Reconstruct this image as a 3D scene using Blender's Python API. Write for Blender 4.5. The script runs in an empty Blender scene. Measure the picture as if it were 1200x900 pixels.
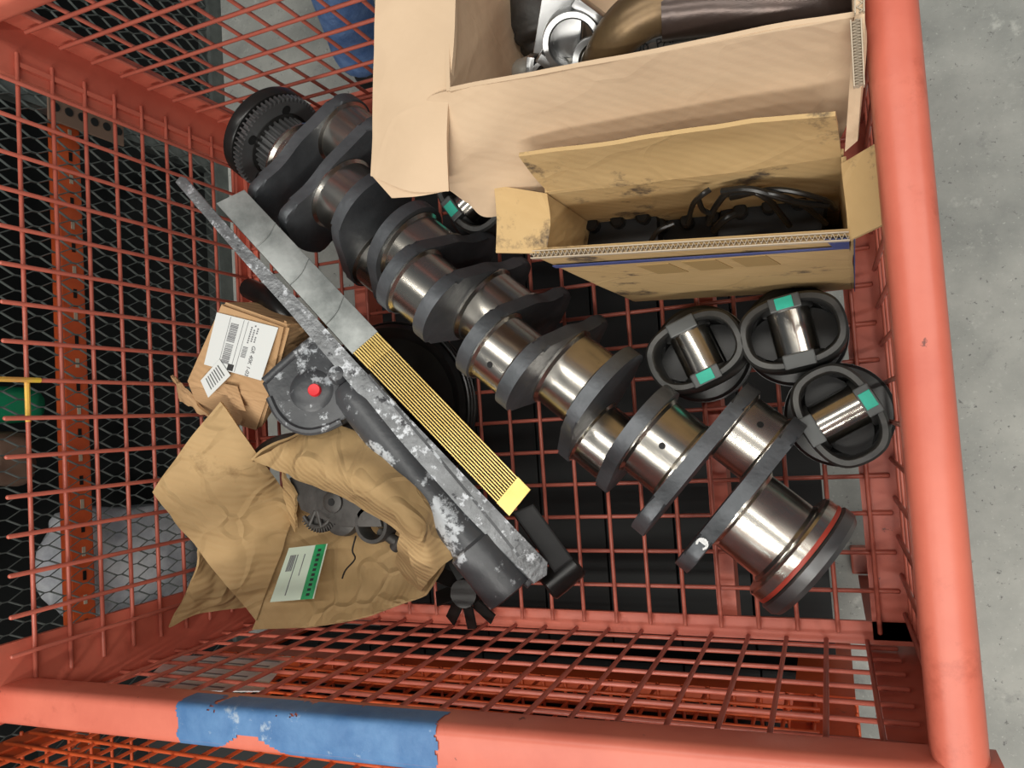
import bpy, bmesh, math, random
from mathutils import Vector as V, Matrix, noise
import numpy as np
random.seed(7)
PI = math.pi
SC = bpy.context.scene
COL = SC.collection

# ---------------------------------------------------------------- camera
CAMR = Matrix(((0.92069851, 0.07859915, 0.38227795), (-0.06342085, 0.99662251, -0.05216674), (-0.38508707, 0.02378545, 0.92257368)))
CAMP = V((0.9707, 0.2524, 1.0934)); FPX = 885.72
cam = bpy.data.objects.new('camera', bpy.data.cameras.new('camera')); COL.objects.link(cam)
cam.data.sensor_width = 36; cam.data.lens = FPX / 1200 * 36; cam.data.clip_start = .02
cam.matrix_world = Matrix.Translation(CAMP) @ CAMR.to_4x4()
SC.camera = cam

# ---------------------------------------------------------------- world, lamps, exposure
w = bpy.data.worlds.new('world'); SC.world = w; w.use_nodes = True
w.node_tree.nodes['Background'].inputs[0].default_value = (.80, .90, 1, 1)
w.node_tree.nodes['Background'].inputs[1].default_value = .13
SC.view_settings.view_transform = 'Standard'; SC.view_settings.look = 'None'
SC.view_settings.exposure = -.36; SC.view_settings.gamma = 1
def strip(x, y, z, lx, ly, e, aim=None, c=(1, .97, .9)):
    l = bpy.data.lights.new('ceiling_lamp', 'AREA'); l.shape = 'RECTANGLE'; l.size = lx; l.size_y = ly; l.energy = e; l.color = c
    o = bpy.data.objects.new('ceiling_lamp', l); COL.objects.link(o); o.location = (x, y, z)
    d = V(aim or (x, y, 0)) - V((x, y, z)); o.rotation_euler = d.to_track_quat('-Z', 'Y').to_euler()
    return o
strip(.9, -2.3, 2.9, 2.6, .35, 95, (.5, .3, 0))
strip(-.6, -1.1, 3.4, 2.4, .18, 45)
strip(1.6, -.6, 3.4, 2.4, .18, 45)
strip(.4, 1.0, 3.4, 2.4, .18, 40)
strip(2.8, .8, 3.2, .2, 2.4, 40, (.6, .3, 0))

# ---------------------------------------------------------------- unprojection of measured points
def ray(px, py): return CAMR @ V(((px - 600) / FPX, -(py - 450) / FPX, -1))
def at(px, py, z):
    d = ray(px, py); return CAMP + d * ((z - CAMP.z) / d.z)
def aty(px, py, y):
    d = ray(px, py); return CAMP + d * ((y - CAMP.y) / d.y)
def onp(px, py, p0, n):
    d = ray(px, py); return CAMP + d * ((p0 - CAMP).dot(n) / d.dot(n))

# ---------------------------------------------------------------- materials
def mat(name, col, rough=.5, metal=0, var=None, scale=8, bump=0, bscale=60, rvar=0, thr=None, patch=None, pscale=30, stretch=None, detail=6):
    m = bpy.data.materials.new(name); m.use_nodes = True; nt = m.node_tree; N = nt.nodes; L = nt.links
    b = N['Principled BSDF']; b.inputs['Roughness'].default_value = rough; b.inputs['Metallic'].default_value = metal
    b.inputs['Base Color'].default_value = (*col, 1)
    tc = N.new('ShaderNodeTexCoord'); co = tc.outputs['Object']
    if stretch:
        mp = N.new('ShaderNodeMapping'); mp.inputs['Scale'].default_value = stretch; L.new(co, mp.inputs[0]); co = mp.outputs[0]
    out = None
    if var:
        n = N.new('ShaderNodeTexNoise'); n.inputs['Scale'].default_value = scale; n.inputs['Detail'].default_value = detail; n.inputs['Roughness'].default_value = .65; L.new(co, n.inputs[0])
        r = N.new('ShaderNodeValToRGB'); r.color_ramp.elements[0].position = .35; r.color_ramp.elements[1].position = .65
        r.color_ramp.elements[0].color = (*col, 1); r.color_ramp.elements[1].color = (*var, 1); L.new(n.outputs[0], r.inputs[0]); out = r.outputs[0]
        if rvar:
            mr = N.new('ShaderNodeMapRange'); mr.inputs['To Min'].default_value = rough - rvar; mr.inputs['To Max'].default_value = rough + rvar
            L.new(n.outputs[0], mr.inputs['Value']); L.new(mr.outputs[0], b.inputs['Roughness'])
    for k, (pc, thr_, psc, pr) in enumerate(patch or []):
        n = N.new('ShaderNodeTexNoise'); n.inputs['Scale'].default_value = psc; n.inputs['Detail'].default_value = 10; n.inputs['Roughness'].default_value = .7
        n.noise_dimensions = '4D'; n.inputs['W'].default_value = 3.1 * k + 1.7; L.new(co, n.inputs[0])
        r = N.new('ShaderNodeValToRGB'); r.color_ramp.elements[0].position = thr_; r.color_ramp.elements[1].position = min(1, thr_ + pr)
        r.color_ramp.elements[0].color = (0, 0, 0, 1); r.color_ramp.elements[1].color = (1, 1, 1, 1); L.new(n.outputs[0], r.inputs[0])
        mx = N.new('ShaderNodeMix'); mx.data_type = 'RGBA'; L.new(r.outputs[0], mx.inputs['Factor'])
        if out: L.new(out, mx.inputs['A'])
        else: mx.inputs['A'].default_value = (*col, 1)
        mx.inputs['B'].default_value = (*pc, 1); out = mx.outputs['Result']
    if out: L.new(out, b.inputs['Base Color'])
    if bump:
        n = N.new('ShaderNodeTexNoise'); n.inputs['Scale'].default_value = bscale; n.inputs['Detail'].default_value = 6; L.new(co, n.inputs[0])
        bp = N.new('ShaderNodeBump'); bp.inputs['Strength'].default_value = bump; bp.inputs['Distance'].default_value = .003; L.new(n.outputs[0], bp.inputs['Height']); L.new(bp.outputs[0], b.inputs['Normal'])
    return m
M = {}
M['orange'] = mat('salmon_orange_paint', (.56, .13, .085), .38, var=(.66, .175, .115), scale=6, bump=.15, bscale=40,
                  patch=[((.38, .075, .045), .57, 7, .12), ((.14, .04, .03), .655, 38, .03)])
M['wirepaint'] = mat('wire_paint', (.52, .14, .095), .36, var=(.42, .10, .068), scale=9, patch=[((.16, .04, .03), .68, 40, .05)])
M['yellow'] = mat('yellow_paint', (.85, .62, .05), .5, var=(.75, .35, .12), scale=14)
M['orange2'] = mat('deep_orange_paint', (.72, .12, .03), .45, var=(.55, .08, .025), scale=10, patch=[((.13, .03, .015), .64, 25, .06)])
M['blue'] = mat('blue_paint', (.055, .15, .33), .5, var=(.10, .22, .42), scale=25, bump=.4, bscale=50, patch=[((.34, .42, .52), .60, 40, .08), ((.50, .14, .09), .68, 24, .03)])
M['concrete'] = mat('concrete', (.31, .32, .30), .85, var=(.46, .465, .43), scale=5, bump=1, bscale=24,
                    patch=[((.52, .53, .49), .58, 22, .10), ((.20, .205, .20), .60, 9, .16), ((.68, .68, .64), .655, 70, .03), ((.12, .12, .12), .66, 45, .03), ((.55, .56, .52), .585, 130, .06), ((.17, .17, .165), .60, 95, .05)])
M['cage'] = mat('dark_steel', (.10, .115, .11), .4, .3, var=(.17, .19, .18), scale=20)
M['dark'] = mat('black_plastic', (.004, .004, .005), .6, var=(.012, .012, .013), scale=20)
M['shelfdark'] = mat('shelf_dark', (.012, .014, .014), .7)
M['black'] = mat('oily_black', (.009, .009, .009), .3, .2, var=(.02, .019, .018), scale=12)
M['cast'] = mat('cast_steel', (.085, .092, .10), .45, .6, var=(.13, .138, .15), scale=14, bump=.3, bscale=70, patch=[((.05, .025, .018), .66, 7, .12)])
M['castgear'] = mat('gear_steel', (.16, .165, .17), .38, .7, var=(.15, .15, .15), scale=20, patch=[((.10, .065, .03), .66, 18, .1)])
M['journal'] = mat('polished_journal', (.60, .57, .52), .24, 1, var=(.46, .43, .38), scale=7, rvar=.06, patch=[((.25, .18, .12), .6, 9, .18), ((.10, .07, .05), .66, 60, .05)])
M['chrome'] = mat('polished_pin', (.6, .57, .52), .18, 1, var=(.42, .38, .33), scale=9, patch=[((.45, .31, .13), .62, 16, .1)])
M['red'] = mat('red_wax_line', (.42, .05, .03), .4)
M['piston'] = mat('piston_steel', (.045, .046, .046), .4, .6, var=(.085, .083, .078), scale=18, bump=.15, bscale=60, patch=[((.07, .05, .03), .66, 15, .1)])
M['pad'] = mat('machined_pad', (.10, .105, .105), .5, .5)
M['teal'] = mat('teal_paint', (.02, .44, .31), .5, var=(.03, .52, .38), scale=50)
M['hole'] = mat('hole_black', (.003, .003, .003), .6)
M['alu'] = mat('painted_corroded_aluminium', (.05, .053, .058), .38, .15, var=(.075, .078, .084), scale=9, bump=.3, bscale=60,
               patch=[((.50, .53, .56), .545, 11, .03), ((.34, .36, .38), .60, 50, .05)])
M['alu2'] = mat('corroded_flange', (.13, .135, .14), .4, .5, var=(.24, .25, .26), scale=20, bump=.6, bscale=90, patch=[((.50, .52, .55), .54, 60, .05), ((.04, .04, .045), .58, 38, .04)])
M['foil'] = mat('grey_foil', (.17, .185, .18), .42, .4, var=(.40, .42, .41), scale=13, bump=.5, bscale=12)
M['brass'] = mat('brass', (.72, .54, .20), .36, .85, var=(.60, .42, .13), scale=14, patch=[((.2, .14, .05), .64, 14, .1)])
M['redplug'] = mat('red_plastic', (.75, .02, .03), .4)
def cardboard(name, a, b, stain=None, thr=.62, ssc=9, crease=.5):
    m = mat(name, a, .8, var=b, scale=5, bump=.35, bscale=28, patch=([(stain, thr, ssc, .07)] if stain else []))
    nt = m.node_tree; N = nt.nodes; L = nt.links; b_ = N['Principled BSDF']; old = b_.inputs['Normal'].links[0].from_socket
    tc = N.new('ShaderNodeTexCoord'); nz = N.new('ShaderNodeTexNoise'); nz.inputs['Scale'].default_value = 6; L.new(tc.outputs['Object'], nz.inputs[0])
    ad = N.new('ShaderNodeMixRGB'); ad.blend_type = 'ADD'; ad.inputs[0].default_value = .22; L.new(tc.outputs['Object'], ad.inputs[1]); L.new(nz.outputs['Color'], ad.inputs[2])
    vo = N.new('ShaderNodeTexVoronoi'); vo.feature = 'DISTANCE_TO_EDGE'; vo.inputs['Scale'].default_value = 11; L.new(ad.outputs[0], vo.inputs['Vector'])
    rp = N.new('ShaderNodeValToRGB'); rp.color_ramp.elements[1].position = .09; L.new(vo.outputs['Distance'], rp.inputs[0])
    b1 = N.new('ShaderNodeBump'); b1.inputs['Strength'].default_value = crease; b1.inputs['Distance'].default_value = .0028; b1.invert = True; L.new(rp.outputs[0], b1.inputs['Height']); L.new(old, b1.inputs['Normal'])
    wv = N.new('ShaderNodeTexWave'); wv.inputs['Scale'].default_value = 38; wv.inputs['Distortion'].default_value = 1.5; wv.bands_direction = 'DIAGONAL'; L.new(tc.outputs['Object'], wv.inputs[0])
    b2 = N.new('ShaderNodeBump'); b2.inputs['Strength'].default_value = crease * .45; b2.inputs['Distance'].default_value = .0018; L.new(wv.outputs['Fac'], b2.inputs['Height']); L.new(b1.outputs[0], b2.inputs['Normal'])
    L.new(b2.outputs[0], b_.inputs['Normal'])
    return m
M['card_big'] = cardboard('pale_cardboard', (.56, .405, .265), (.62, .455, .305), (.50, .35, .22), .62, 5, .12)
M['card_small'] = cardboard('tan_cardboard', (.50, .335, .15), (.56, .385, .185), (.10, .07, .045), .565, 10, .2)
M['card_parcel'] = cardboard('brown_cardboard', (.42, .25, .12), (.50, .31, .16), (.32, .18, .08), .6, 8)
M['card_torn'] = cardboard('creased_cardboard', (.40, .26, .115), (.47, .315, .15), (.28, .175, .075), .6, 8, .8)
M['cardedge'] = mat('cardboard_edge', (.50, .42, .32), .9)
M['label'] = mat('white_label', (.64, .66, .65), .35)
M['labelgreen'] = mat('pale_green_label', (.56, .66, .54), .35)
M['ink'] = mat('grey_ink', (.16, .16, .17), .6)
M['inkblack'] = mat('black_ink', (.02, .02, .02), .6)
M['green'] = mat('green_print', (.005, .22, .06), .35, var=(.01, .33, .11), scale=40)
M['bluetape'] = mat('navy_print', (.06, .08, .24), .5)
M['print'] = mat('brown_print', (.38, .25, .10), .7)
M['pipe'] = mat('heat_stained_pipe', (.20, .13, .06), .38, .6, var=(.11, .07, .04), scale=9, bump=.2, bscale=40, patch=[((.30, .24, .15), .6, 12, .1)])
M['pipedark'] = mat('dark_brown_pipe', (.045, .032, .028), .28, .5, var=(.075, .05, .042), scale=14, bump=.2, bscale=60)
M['rodsteel'] = mat('machined_steel', (.28, .28, .28), .28, .9, var=(.18, .18, .18), scale=12)
M['castalu'] = mat('cast_aluminium', (.26, .25, .225), .4, .6, var=(.36, .345, .31), scale=20)
M['gearbox'] = mat('oily_grey_casting', (.045, .043, .04), .5, .4, var=(.085, .08, .075), scale=16, bump=.4, bscale=60, patch=[((.22, .10, .03), .66, 14, .08)])
M['denim'] = mat('denim', (.10, .21, .50), .9, var=(.20, .34, .66), scale=30, bump=.5, bscale=120)
M['shoe'] = mat('dark_boot', (.02, .018, .016), .6)
M['shirt'] = mat('grey_shirt', (.12, .13, .15), .9)
M['skin'] = mat('skin', (.45, .26, .18), .5)
M['hair'] = mat('hair', (.04, .025, .015), .7)
M['bag'] = mat('white_film', (.85, .87, .9), .35, var=(.42, .44, .5), scale=8, bump=.8, bscale=12)
M['greenpl'] = mat('green_plastic', (.01, .28, .13), .4)
M['rust'] = mat('rusty_brown', (.16, .10, .07), .8)

# ---------------------------------------------------------------- helpers
def link(o): COL.objects.link(o); return o
def root(name, label, cat, loc=(0, 0, 0), group=None, rot=(0, 0, 0)):
    o = bpy.data.objects.new(name, None); link(o); o.location = loc; o.rotation_euler = rot; o.empty_display_size = .05
    return tag(o, label, cat, group)
def tag(o, label, cat=None, group=None):
    o['label'] = label
    if cat: o['category'] = cat
    if group: o['group'] = group
    return o
def obj(name, bm, m, parent=None, local=False, smooth=False, angle=40):
    if isinstance(bm, bpy.types.Mesh): me = bm
    else:
        bmesh.ops.recalc_face_normals(bm, faces=bm.faces)
        me = bpy.data.meshes.new(name); bm.to_mesh(me); bm.free()
        if smooth:
            me.shade_smooth()
            try: me.set_sharp_from_angle(angle=math.radians(angle))
            except Exception: pass
    if not me.materials: me.materials.append(m)
    o = bpy.data.objects.new(name, me); link(o)
    if parent:
        o.parent = parent
        if parent.type == 'EMPTY' and not local:
            o.matrix_parent_inverse = (Matrix.Translation(parent.location) @ parent.rotation_euler.to_matrix().to_4x4()).inverted()
    return o
def frame(P, d, up=V((0, 0, 1))):
    d = d.normalized(); x = up.cross(d)
    if x.length < 1e-4: x = V((1, 0, 0)).cross(d)
    x.normalize(); y = d.cross(x)
    return Matrix(((x.x, y.x, d.x, P.x), (x.y, y.y, d.y, P.y), (x.z, y.z, d.z, P.z), (0, 0, 0, 1)))
def box(bm, a, b, mtx=None):
    r = bmesh.ops.create_cube(bm, size=1)['verts']
    a = V(a); b = V(b)
    for v in r:
        v.co = V((a.x if v.co.x < 0 else b.x, a.y if v.co.y < 0 else b.y, a.z if v.co.z < 0 else b.z))
        if mtx: v.co = mtx @ v.co
    return bm
def B(*a, bevel=0, **k):
    bm = box(bmesh.new(), *a, **k)
    if bevel: bmesh.ops.bevel(bm, geom=bm.edges[:], offset=bevel, segments=2, affect='EDGES', profile=.6)
    return bm
def lathe(bm, prof, mtx=None, n=40, caps=True):
    """prof: (radius, height) pairs along local z"""
    rings = []
    for r, h in prof:
        ring = []
        for i in range(n):
            a = 2 * PI * i / n; p = V((r * math.cos(a), r * math.sin(a), h)); ring.append(bm.verts.new(mtx @ p if mtx else p))
        rings.append(ring)
    for A, C in zip(rings, rings[1:]):
        for i in range(n): bm.faces.new((A[i], A[(i + 1) % n], C[(i + 1) % n], C[i]))
    if caps: bm.faces.new(rings[0]); bm.faces.new(rings[-1])
    return bm
def prism(bm, pts, dvec, bevel=0):
    """closed polygon of world points extruded by dvec"""
    a = [bm.verts.new(p) for p in pts]; b = [bm.verts.new(V(p) + dvec) for p in pts]; n = len(a)
    fs = [bm.faces.new(a), bm.faces.new(b[::-1])]
    for i in range(n): fs.append(bm.faces.new((a[i], b[i], b[(i + 1) % n], a[(i + 1) % n])))
    if bevel:
        es = {e for e in fs[0].edges} | {e for e in fs[1].edges}
        bmesh.ops.bevel(bm, geom=list(es), offset=bevel, segments=2, affect='EDGES', profile=.6)
    return bm
def cr(p, t):
    """Catmull-Rom through list p at t in [0,1]"""
    n = len(p) - 1
    if n == 0: return p[0].copy()
    s = min(t * n, n - 1e-6); i = int(s); u = s - i
    a, b = p[i], p[i + 1]; z = p[i - 1] if i else a + (a - b); c = p[i + 2] if i + 2 <= n else b + (b - a)
    return .5 * ((2 * b * 0 + 2 * a) + (b - z) * u + (2 * z - 5 * a + 4 * b - c) * u * u + (3 * a - z - 3 * b + c) * u ** 3)
def tube(bm, pts, r, n=10, seg=24, taper=None):
    P = [cr(pts, i / seg) for i in range(seg + 1)]; prev = None; rings = []
    x = None
    for i, p in enumerate(P):
        d = (P[min(i + 1, seg)] - P[max(i - 1, 0)]).normalized()
        if x is None: x = d.orthogonal().normalized()
        x = (x - d * x.dot(d)).normalized(); y = d.cross(x)
        rr = r if not taper else r * (taper[0] + (taper[1] - taper[0]) * i / seg)
        rings.append([bm.verts.new(p + rr * (math.cos(2 * PI * k / n) * x + math.sin(2 * PI * k / n) * y)) for k in range(n)])
    for A, C in zip(rings, rings[1:]):
        for i in range(n): bm.faces.new((A[i], A[(i + 1) % n], C[(i + 1) % n], C[i]))
    bm.faces.new(rings[0]); bm.faces.new(rings[-1][::-1])
    return bm
def sheet(name, rows, m, parent=None, thick=.004, nu=14, nv=14, crumple=.0, csc=12, seed=0, linear=False, ragged=0):
    """smooth thin board through a grid of points; a real slab with thickness"""
    bm = bmesh.new(); R = len(rows)
    def lin(p, t):
        n = len(p) - 1
        if n == 0: return p[0].copy()
        s = min(t * n, n - 1e-6); i = int(s); return p[i].lerp(p[i + 1], s - i)
    f = lin if linear else cr
    g = [[f([f(r, j / nu) for r in rows], i / nv) for j in range(nu + 1)] for i in range(nv + 1)]
    nr = [[None] * (nu + 1) for _ in range(nv + 1)]
    for i in range(nv + 1):
        for j in range(nu + 1):
            a = g[min(i + 1, nv)][j] - g[max(i - 1, 0)][j]; b = g[i][min(j + 1, nu)] - g[i][max(j - 1, 0)]
            n = a.cross(b); n = n.normalized() if n.length > 1e-9 else V((0, 0, 1))
            if n.dot(CAMP - g[i][j]) < 0: n = -n
            nr[i][j] = n
    top = []; bot = []
    for i in range(nv + 1):
        a = []; b = []
        for j in range(nu + 1):
            p = g[i][j]; q = p * csc + V((seed, seed * 2.3, 0)); n = nr[i][j]
            d = crumple * (noise.noise(q) + .5 * noise.noise(q * 2.3) + .6 * (abs(noise.noise(q * 1.3 + V((5, 5, 5)))) - .2) * 2)
            p = p + n * d
            if ragged and (i in (0, nv) or j in (0, nu)): p = p + V((noise.noise(p * 90), noise.noise(p * 90 + V((9, 0, 0))), 0)) * ragged
            a.append(bm.verts.new(p)); b.append(bm.verts.new(p - n * thick))
        top.append(a); bot.append(b)
    for i in range(nv):
        for j in range(nu):
            bm.faces.new((top[i][j], top[i][j + 1], top[i + 1][j + 1], top[i + 1][j])); bm.faces.new((bot[i][j], bot[i + 1][j], bot[i + 1][j + 1], bot[i][j + 1]))
    for i in range(nv):
        for j in (0, nu): bm.faces.new((top[i][j], top[i + 1][j], bot[i + 1][j], bot[i][j]))
    for j in range(nu):
        for i in (0, nv): bm.faces.new((top[i][j], top[i][j + 1], bot[i][j + 1], bot[i][j]))
    return obj(name, bm, m, parent, smooth=not linear, angle=50)
_cyl = {}
def wire(parent, a, b, r, m, name='wire', rough=0):
    """one straight round rod; alike rods share their mesh"""
    a = V(a); b = V(b); L = (b - a).length; k = (round(L, 3), r, m.name)
    if k not in _cyl:
        bm = bmesh.new(); lathe(bm, [(r * .6, 0), (r, r * .5), (r, L - r * .5), (r * .6, L)], n=8)
        _cyl[k] = None; o = obj(name, bm, m, None, smooth=True, angle=60); _cyl[k] = o.data
    else:
        o = bpy.data.objects.new(name, _cyl[k]); link(o)
    o.parent = parent; o.matrix_parent_inverse = Matrix.Translation(parent.location).inverted()
    d = (b - a).normalized() + V((random.uniform(-1, 1), random.uniform(-1, 1), random.uniform(-1, 1))) * rough
    o.location = a; o.rotation_euler = d.to_track_quat('Z', 'Y').to_euler()
    return o

# ---------------------------------------------------------------- ground
GZ = -.5
g = bmesh.new(); box(g, (-6, -6, GZ - .05), (7, 7, GZ)); gr = obj('floor', g, M['concrete']); gr['kind'] = 'structure'

# ---------------------------------------------------------------- the wire container we look into
R_W = .0030
def B4(a, b, r):
    bm = box(bmesh.new(), a, b)
    d = V(b) - V(a); k = max(range(3), key=lambda i: d[i])
    es = [e for e in bm.edges if abs((e.verts[0].co - e.verts[1].co)[k]) > 1e-5]
    bmesh.ops.bevel(bm, geom=es, offset=r, segments=5, affect='EDGES', profile=.5); return bm
def rail(name, a, b, m, parent, bevel=.008):
    return obj(name, B4(a, b, bevel), m, parent, smooth=True, angle=70)
bin_ = root('wire_container', 'large salmon-orange welded wire container full of engine parts, blue paint on its near rim', 'container', (.52, .38, GZ))
X0, X1, Y0, Y1 = 0, 1.045, -.065, .8263
O = M['orange']; W = M['wirepaint']
# wires of the left side
for c in range(-0, 9):
    z = .4195 - .0498 * c
    wire(bin_, (0, -.04, z), (0, .795, z), R_W, W, rough=.0012)
for r in range(16):
    y = .75 - .05 * r; wire(bin_, (.0052, y, -.03), (.0052, y, .455), R_W, W, rough=.0018)
# far side
for k in range(-1, 19):
    x = .094 + .05 * k; wire(bin_, (x, .8263, -.03), (x, .8263, .45), R_W, W, rough=.0018)
for j in range(-3, 6):
    z = .2661 - .05 * j; wire(bin_, (.012, .8205, z), (1.03, .8205, z), R_W, W, rough=.001)
# near side
for k in range(20):
    x = .9943 - .05 * k; wire(bin_, (x, -.062, -.095), (x, -.062, .44), R_W, W, rough=.0015)
for j in range(10):
    z = -.0549 + .05 * j; wire(bin_, (.0, -.0685, z), (1.03, -.0685, z), R_W, W, rough=.001)
# right side
for c in range(9):
    z = .4195 - .0498 * c; wire(bin_, (1.0465, -.03, z), (1.0465, .80, z), R_W, W, rough=.001)
for r in range(17):
    y = .775 - .05 * r; wire(bin_, (1.0415, y, -.01), (1.0415, y, .45), R_W, W, rough=.002)
# bottom
for r in range(2, 19):
    y = -.0952 + .05 * r; wire(bin_, (.012, y, -.0058), (1.038, y, -.0058), R_W, W, rough=.001)
for g_ in range(21):
    x = 1.0103 - .05 * g_; wire(bin_, (x, -.05, 0), (x, .812, 0), R_W, W, rough=.0012)
# yellow paint left on two crossing wires
y_a = wire(bin_, (.0052, .262, .4195), (.0052, .315, .4195), .0033, M['yellow'], 'paint_mark')
bm = bmesh.new(); lathe(bm, [(.0034, 0), (.0034, .055)], frame(V((0, .295, .4195)), V((0, 1, 0))), n=8)
bpy.data.objects.remove(y_a); tag(obj('paint_mark', bm, M['yellow'], bin_, smooth=True), 'yellow paint on the wire')
bm = bmesh.new(); lathe(bm, [(.0034, 0), (.0034, .06)], frame(V((.0052, .35, .405)), V((0, 0, 1))), n=8)
tag(obj('paint_mark', bm, M['yellow'], bin_, smooth=True), 'yellow paint on the crossing wire')
# frame: four corner posts (angle plates), rails and rims
def angle_post(parts, m, parent):
    bm = bmesh.new()
    for a, b in parts: box(bm, a, b)
    return obj('corner_post', bm, m, parent)
angle_post([((-.012, .762, GZ + .02), (-.0045, .84, .45)), ((-.012, .8325, GZ + .02), (.036, .84, .45)), ((-.0045, .775, -.1), (.001, .782, .42))], O, bin_)
angle_post([((-.012, -.08, GZ + .02), (-.0045, .016, .53)), ((-.012, -.08, GZ + .02), (.012, -.0735, .45))], O, bin_)
angle_post([((.9985, -.08, GZ + .02), (1.056, -.0735, .45)), ((1.053, -.08, GZ + .02), (1.059, -.01, .45))], O, bin_)
angle_post([((1.0, .8325, GZ + .02), (1.056, .84, .45)), ((1.053, .78, GZ + .02), (1.059, .84, .45))], O, bin_)
# bottom rails carrying the mesh
obj('bottom_rail', B((-.012, -.08, -.045), (-.0045, .84, .006)), O, bin_)
obj('bottom_rail', B((1.053, -.08, -.045), (1.059, .84, .03)), O, bin_)
obj('bottom_rail', B((-.01, .8325, -.045), (1.05, .84, .006)), O, bin_)
obj('bottom_rail', B((-.01, -.0745, -.15), (1.05, -.0725, -.085)), O, bin_)
obj('bottom_ledge', B((1.002, -.06, -.0155), (1.053, .83, -.0095)), O, bin_)
obj('bottom_ledge', B((-.004, -.06, -.0155), (.022, .83, -.0095)), O, bin_)
obj('bottom_ledge', B((0, -.066, -.0155), (1.05, -.036, -.0095)), O, bin_)
obj('bottom_ledge', B((0, .79, -.0155), (1.05, .83, -.0095)), O, bin_)
obj('cross_beam', B((.802, -.06, -.075), (.829, .83, -.03)), O, bin_)
obj('cross_beam', B((.215, -.06, -.075), (.242, .83, -.03)), O, bin_)
for x in (.0, 1.0):
    for y in (-.07, .79): obj('foot', B((x - .012, y, GZ), (x + .056, y + .05, GZ + .03), bevel=.004), O, bin_)
fr_ = rail('top_rail', (-.012, -.079, .420), (1.066, -.033, .467), O, bin_, .010)
for v in fr_.data.vertices: v.co.y += .019 * v.co.x
rail('top_rail', (1.021, -.022, .420), (1.059, .84, .4655), O, bin_, .0165)
rail('top_rail', (-.05, .804, .458), (1.058, .85, .50), O, bin_, .013)
rail('top_rail', (-.056, -.033, .455), (-.016, .85, .500), O, bin_, .013)
bm = bmesh.new(); prism(bm, [V(p) for p in ((1.0, -.0792, .405), (1.075, -.0792, .405), (1.075, -.0792, .455), (1.062, -.04, .466), (1.05, -.0792, .4655))][:3] + [V((1.0, -.0792, .455))], V((0, -.006, 0)), .001)
obj('corner_gusset', bm, O, bin_)
# worn blue paint wrapped over the near rim
bm = bmesh.new(); nu, nv = 170, 34
sec = []
for i in range(nv + 1):                       # profile of the rim from the inner top edge over the top and down the outer face
    t = i / nv
    pts = [V((0, -.0325, .436)), V((0, -.0322, .457)), V((0, -.0348, .4655)), V((0, -.044, .4680)), V((0, -.066, .4675)), V((0, -.0765, .4635)), V((0, -.0795, .455))]
    sec.append(cr(pts, t))
grid = [[bm.verts.new(V((.29 + .325 * j / nu, sec[i].y + .019 * (.29 + .325 * j / nu), sec[i].z + .0004))) for j in range(nu + 1)] for i in range(nv + 1)]
for i in range(nv):
    for j in range(nu):
        u = j / nu; t = i / nv; p = V((u * 9, t * 1.4, 0))
        e = .5 * noise.noise(p) + .28 * noise.noise(p * 3) + .2 * noise.noise(p * 8)
        hole = 3 * max(0, t - 1 + .42 * math.exp(-(abs(u - .31) / .16) ** 2.4) + .2 * math.exp(-(abs(u - .78) / .06) ** 2) + e * .1)
        if min(u, 1 - u) * 16 + e * .9 > .18 and e + .50 - hole * 6 - max(0, t - .9) * .6 > .12 + max(0, .1 - t) * 2 + max(0, u - .93) * 4 * (1 - t) and abs(e + .34) > .012:
            bm.faces.new((grid[i][j], grid[i][j + 1], grid[i + 1][j + 1], grid[i + 1][j]))
bmesh.ops.delete(bm, geom=[v for v in bm.verts if not v.link_faces], context='VERTS')
tag(obj('paint_patch', bm, M['blue'], bin_, smooth=True), 'worn blue paint patch')

# ---------------------------------------------------------------- second container standing just in front
nb = root('wire_container', 'rusty deep-orange wire container below the near rim, standing in front', 'container', (.3, -.7, GZ))
Q = M['orange2']; NY = -.2; NX0, NX1 = -.29, .975
for k in range(29):
    x = NX0 + .045 + k * .0415; wire(nb, (x, NY - .004, -.20), (x, NY - .004, .44), .003, Q, rough=.002)
for j in range(15):
    z = -.17 + j * .0415; wire(nb, (NX0 + .02, NY, z), (NX1 - .05, NY, z), .003, Q, rough=.001)
obj('corner_post', B((NX0 - .005, NY - .006, GZ), (NX0 + .075, NY - .012, .45)), Q, nb)
obj('corner_post', B((NX1 - .09, NY - .006, GZ), (NX1, NY - .012, .45)), Q, nb)
obj('top_rail', B((NX0 - .01, NY - .045, .45), (NX1 + .01, NY, .49), bevel=.008), Q, nb)
obj('bottom_rail', B((NX0, NY - .03, -.245), (NX1, NY - .003, -.20)), Q, nb)
for k in range(24):
    y = NY - .05 - k * .0415; wire(nb, (NX0, y, -.20), (NX1, y, -.20), .003, Q, rough=.001)
for k in range(29):
    x = NX0 + .045 + k * .0415; wire(nb, (x, NY, -.195), (x, NY - 1, -.195), .003, Q, rough=.001)
for x in (NX0, NX1):
    for k in range(15): wire(nb, (x, NY, -.17 + .0415 * k), (x, NY - 1, -.17 + .0415 * k), .003, Q, rough=.001)
    obj('side_rail', B((x - .02, NY - 1, .45), (x + .02, NY, .49), bevel=.006), Q, nb)
    obj('corner_post', B((x - .02, NY - 1.01, GZ), (x + .02, NY - .97, .47)), Q, nb)
ck = root('dark_filler', 'made-up black crate inside the rusty container in front, seen through the near mesh', 'filler_block', (.3, -.75, -.19))  # added block, only there to give a black background behind the near mesh
obj('body', B((-.24, -1.12, -.188), (.86, -.262, .02), bevel=.01), M['shelfdark'], ck)
for k in range(11): obj('rib', B((-.2 + .1 * k, -.262, -.18), (-.185 + .1 * k, -.255, .01)), M['dark'], ck)
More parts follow.
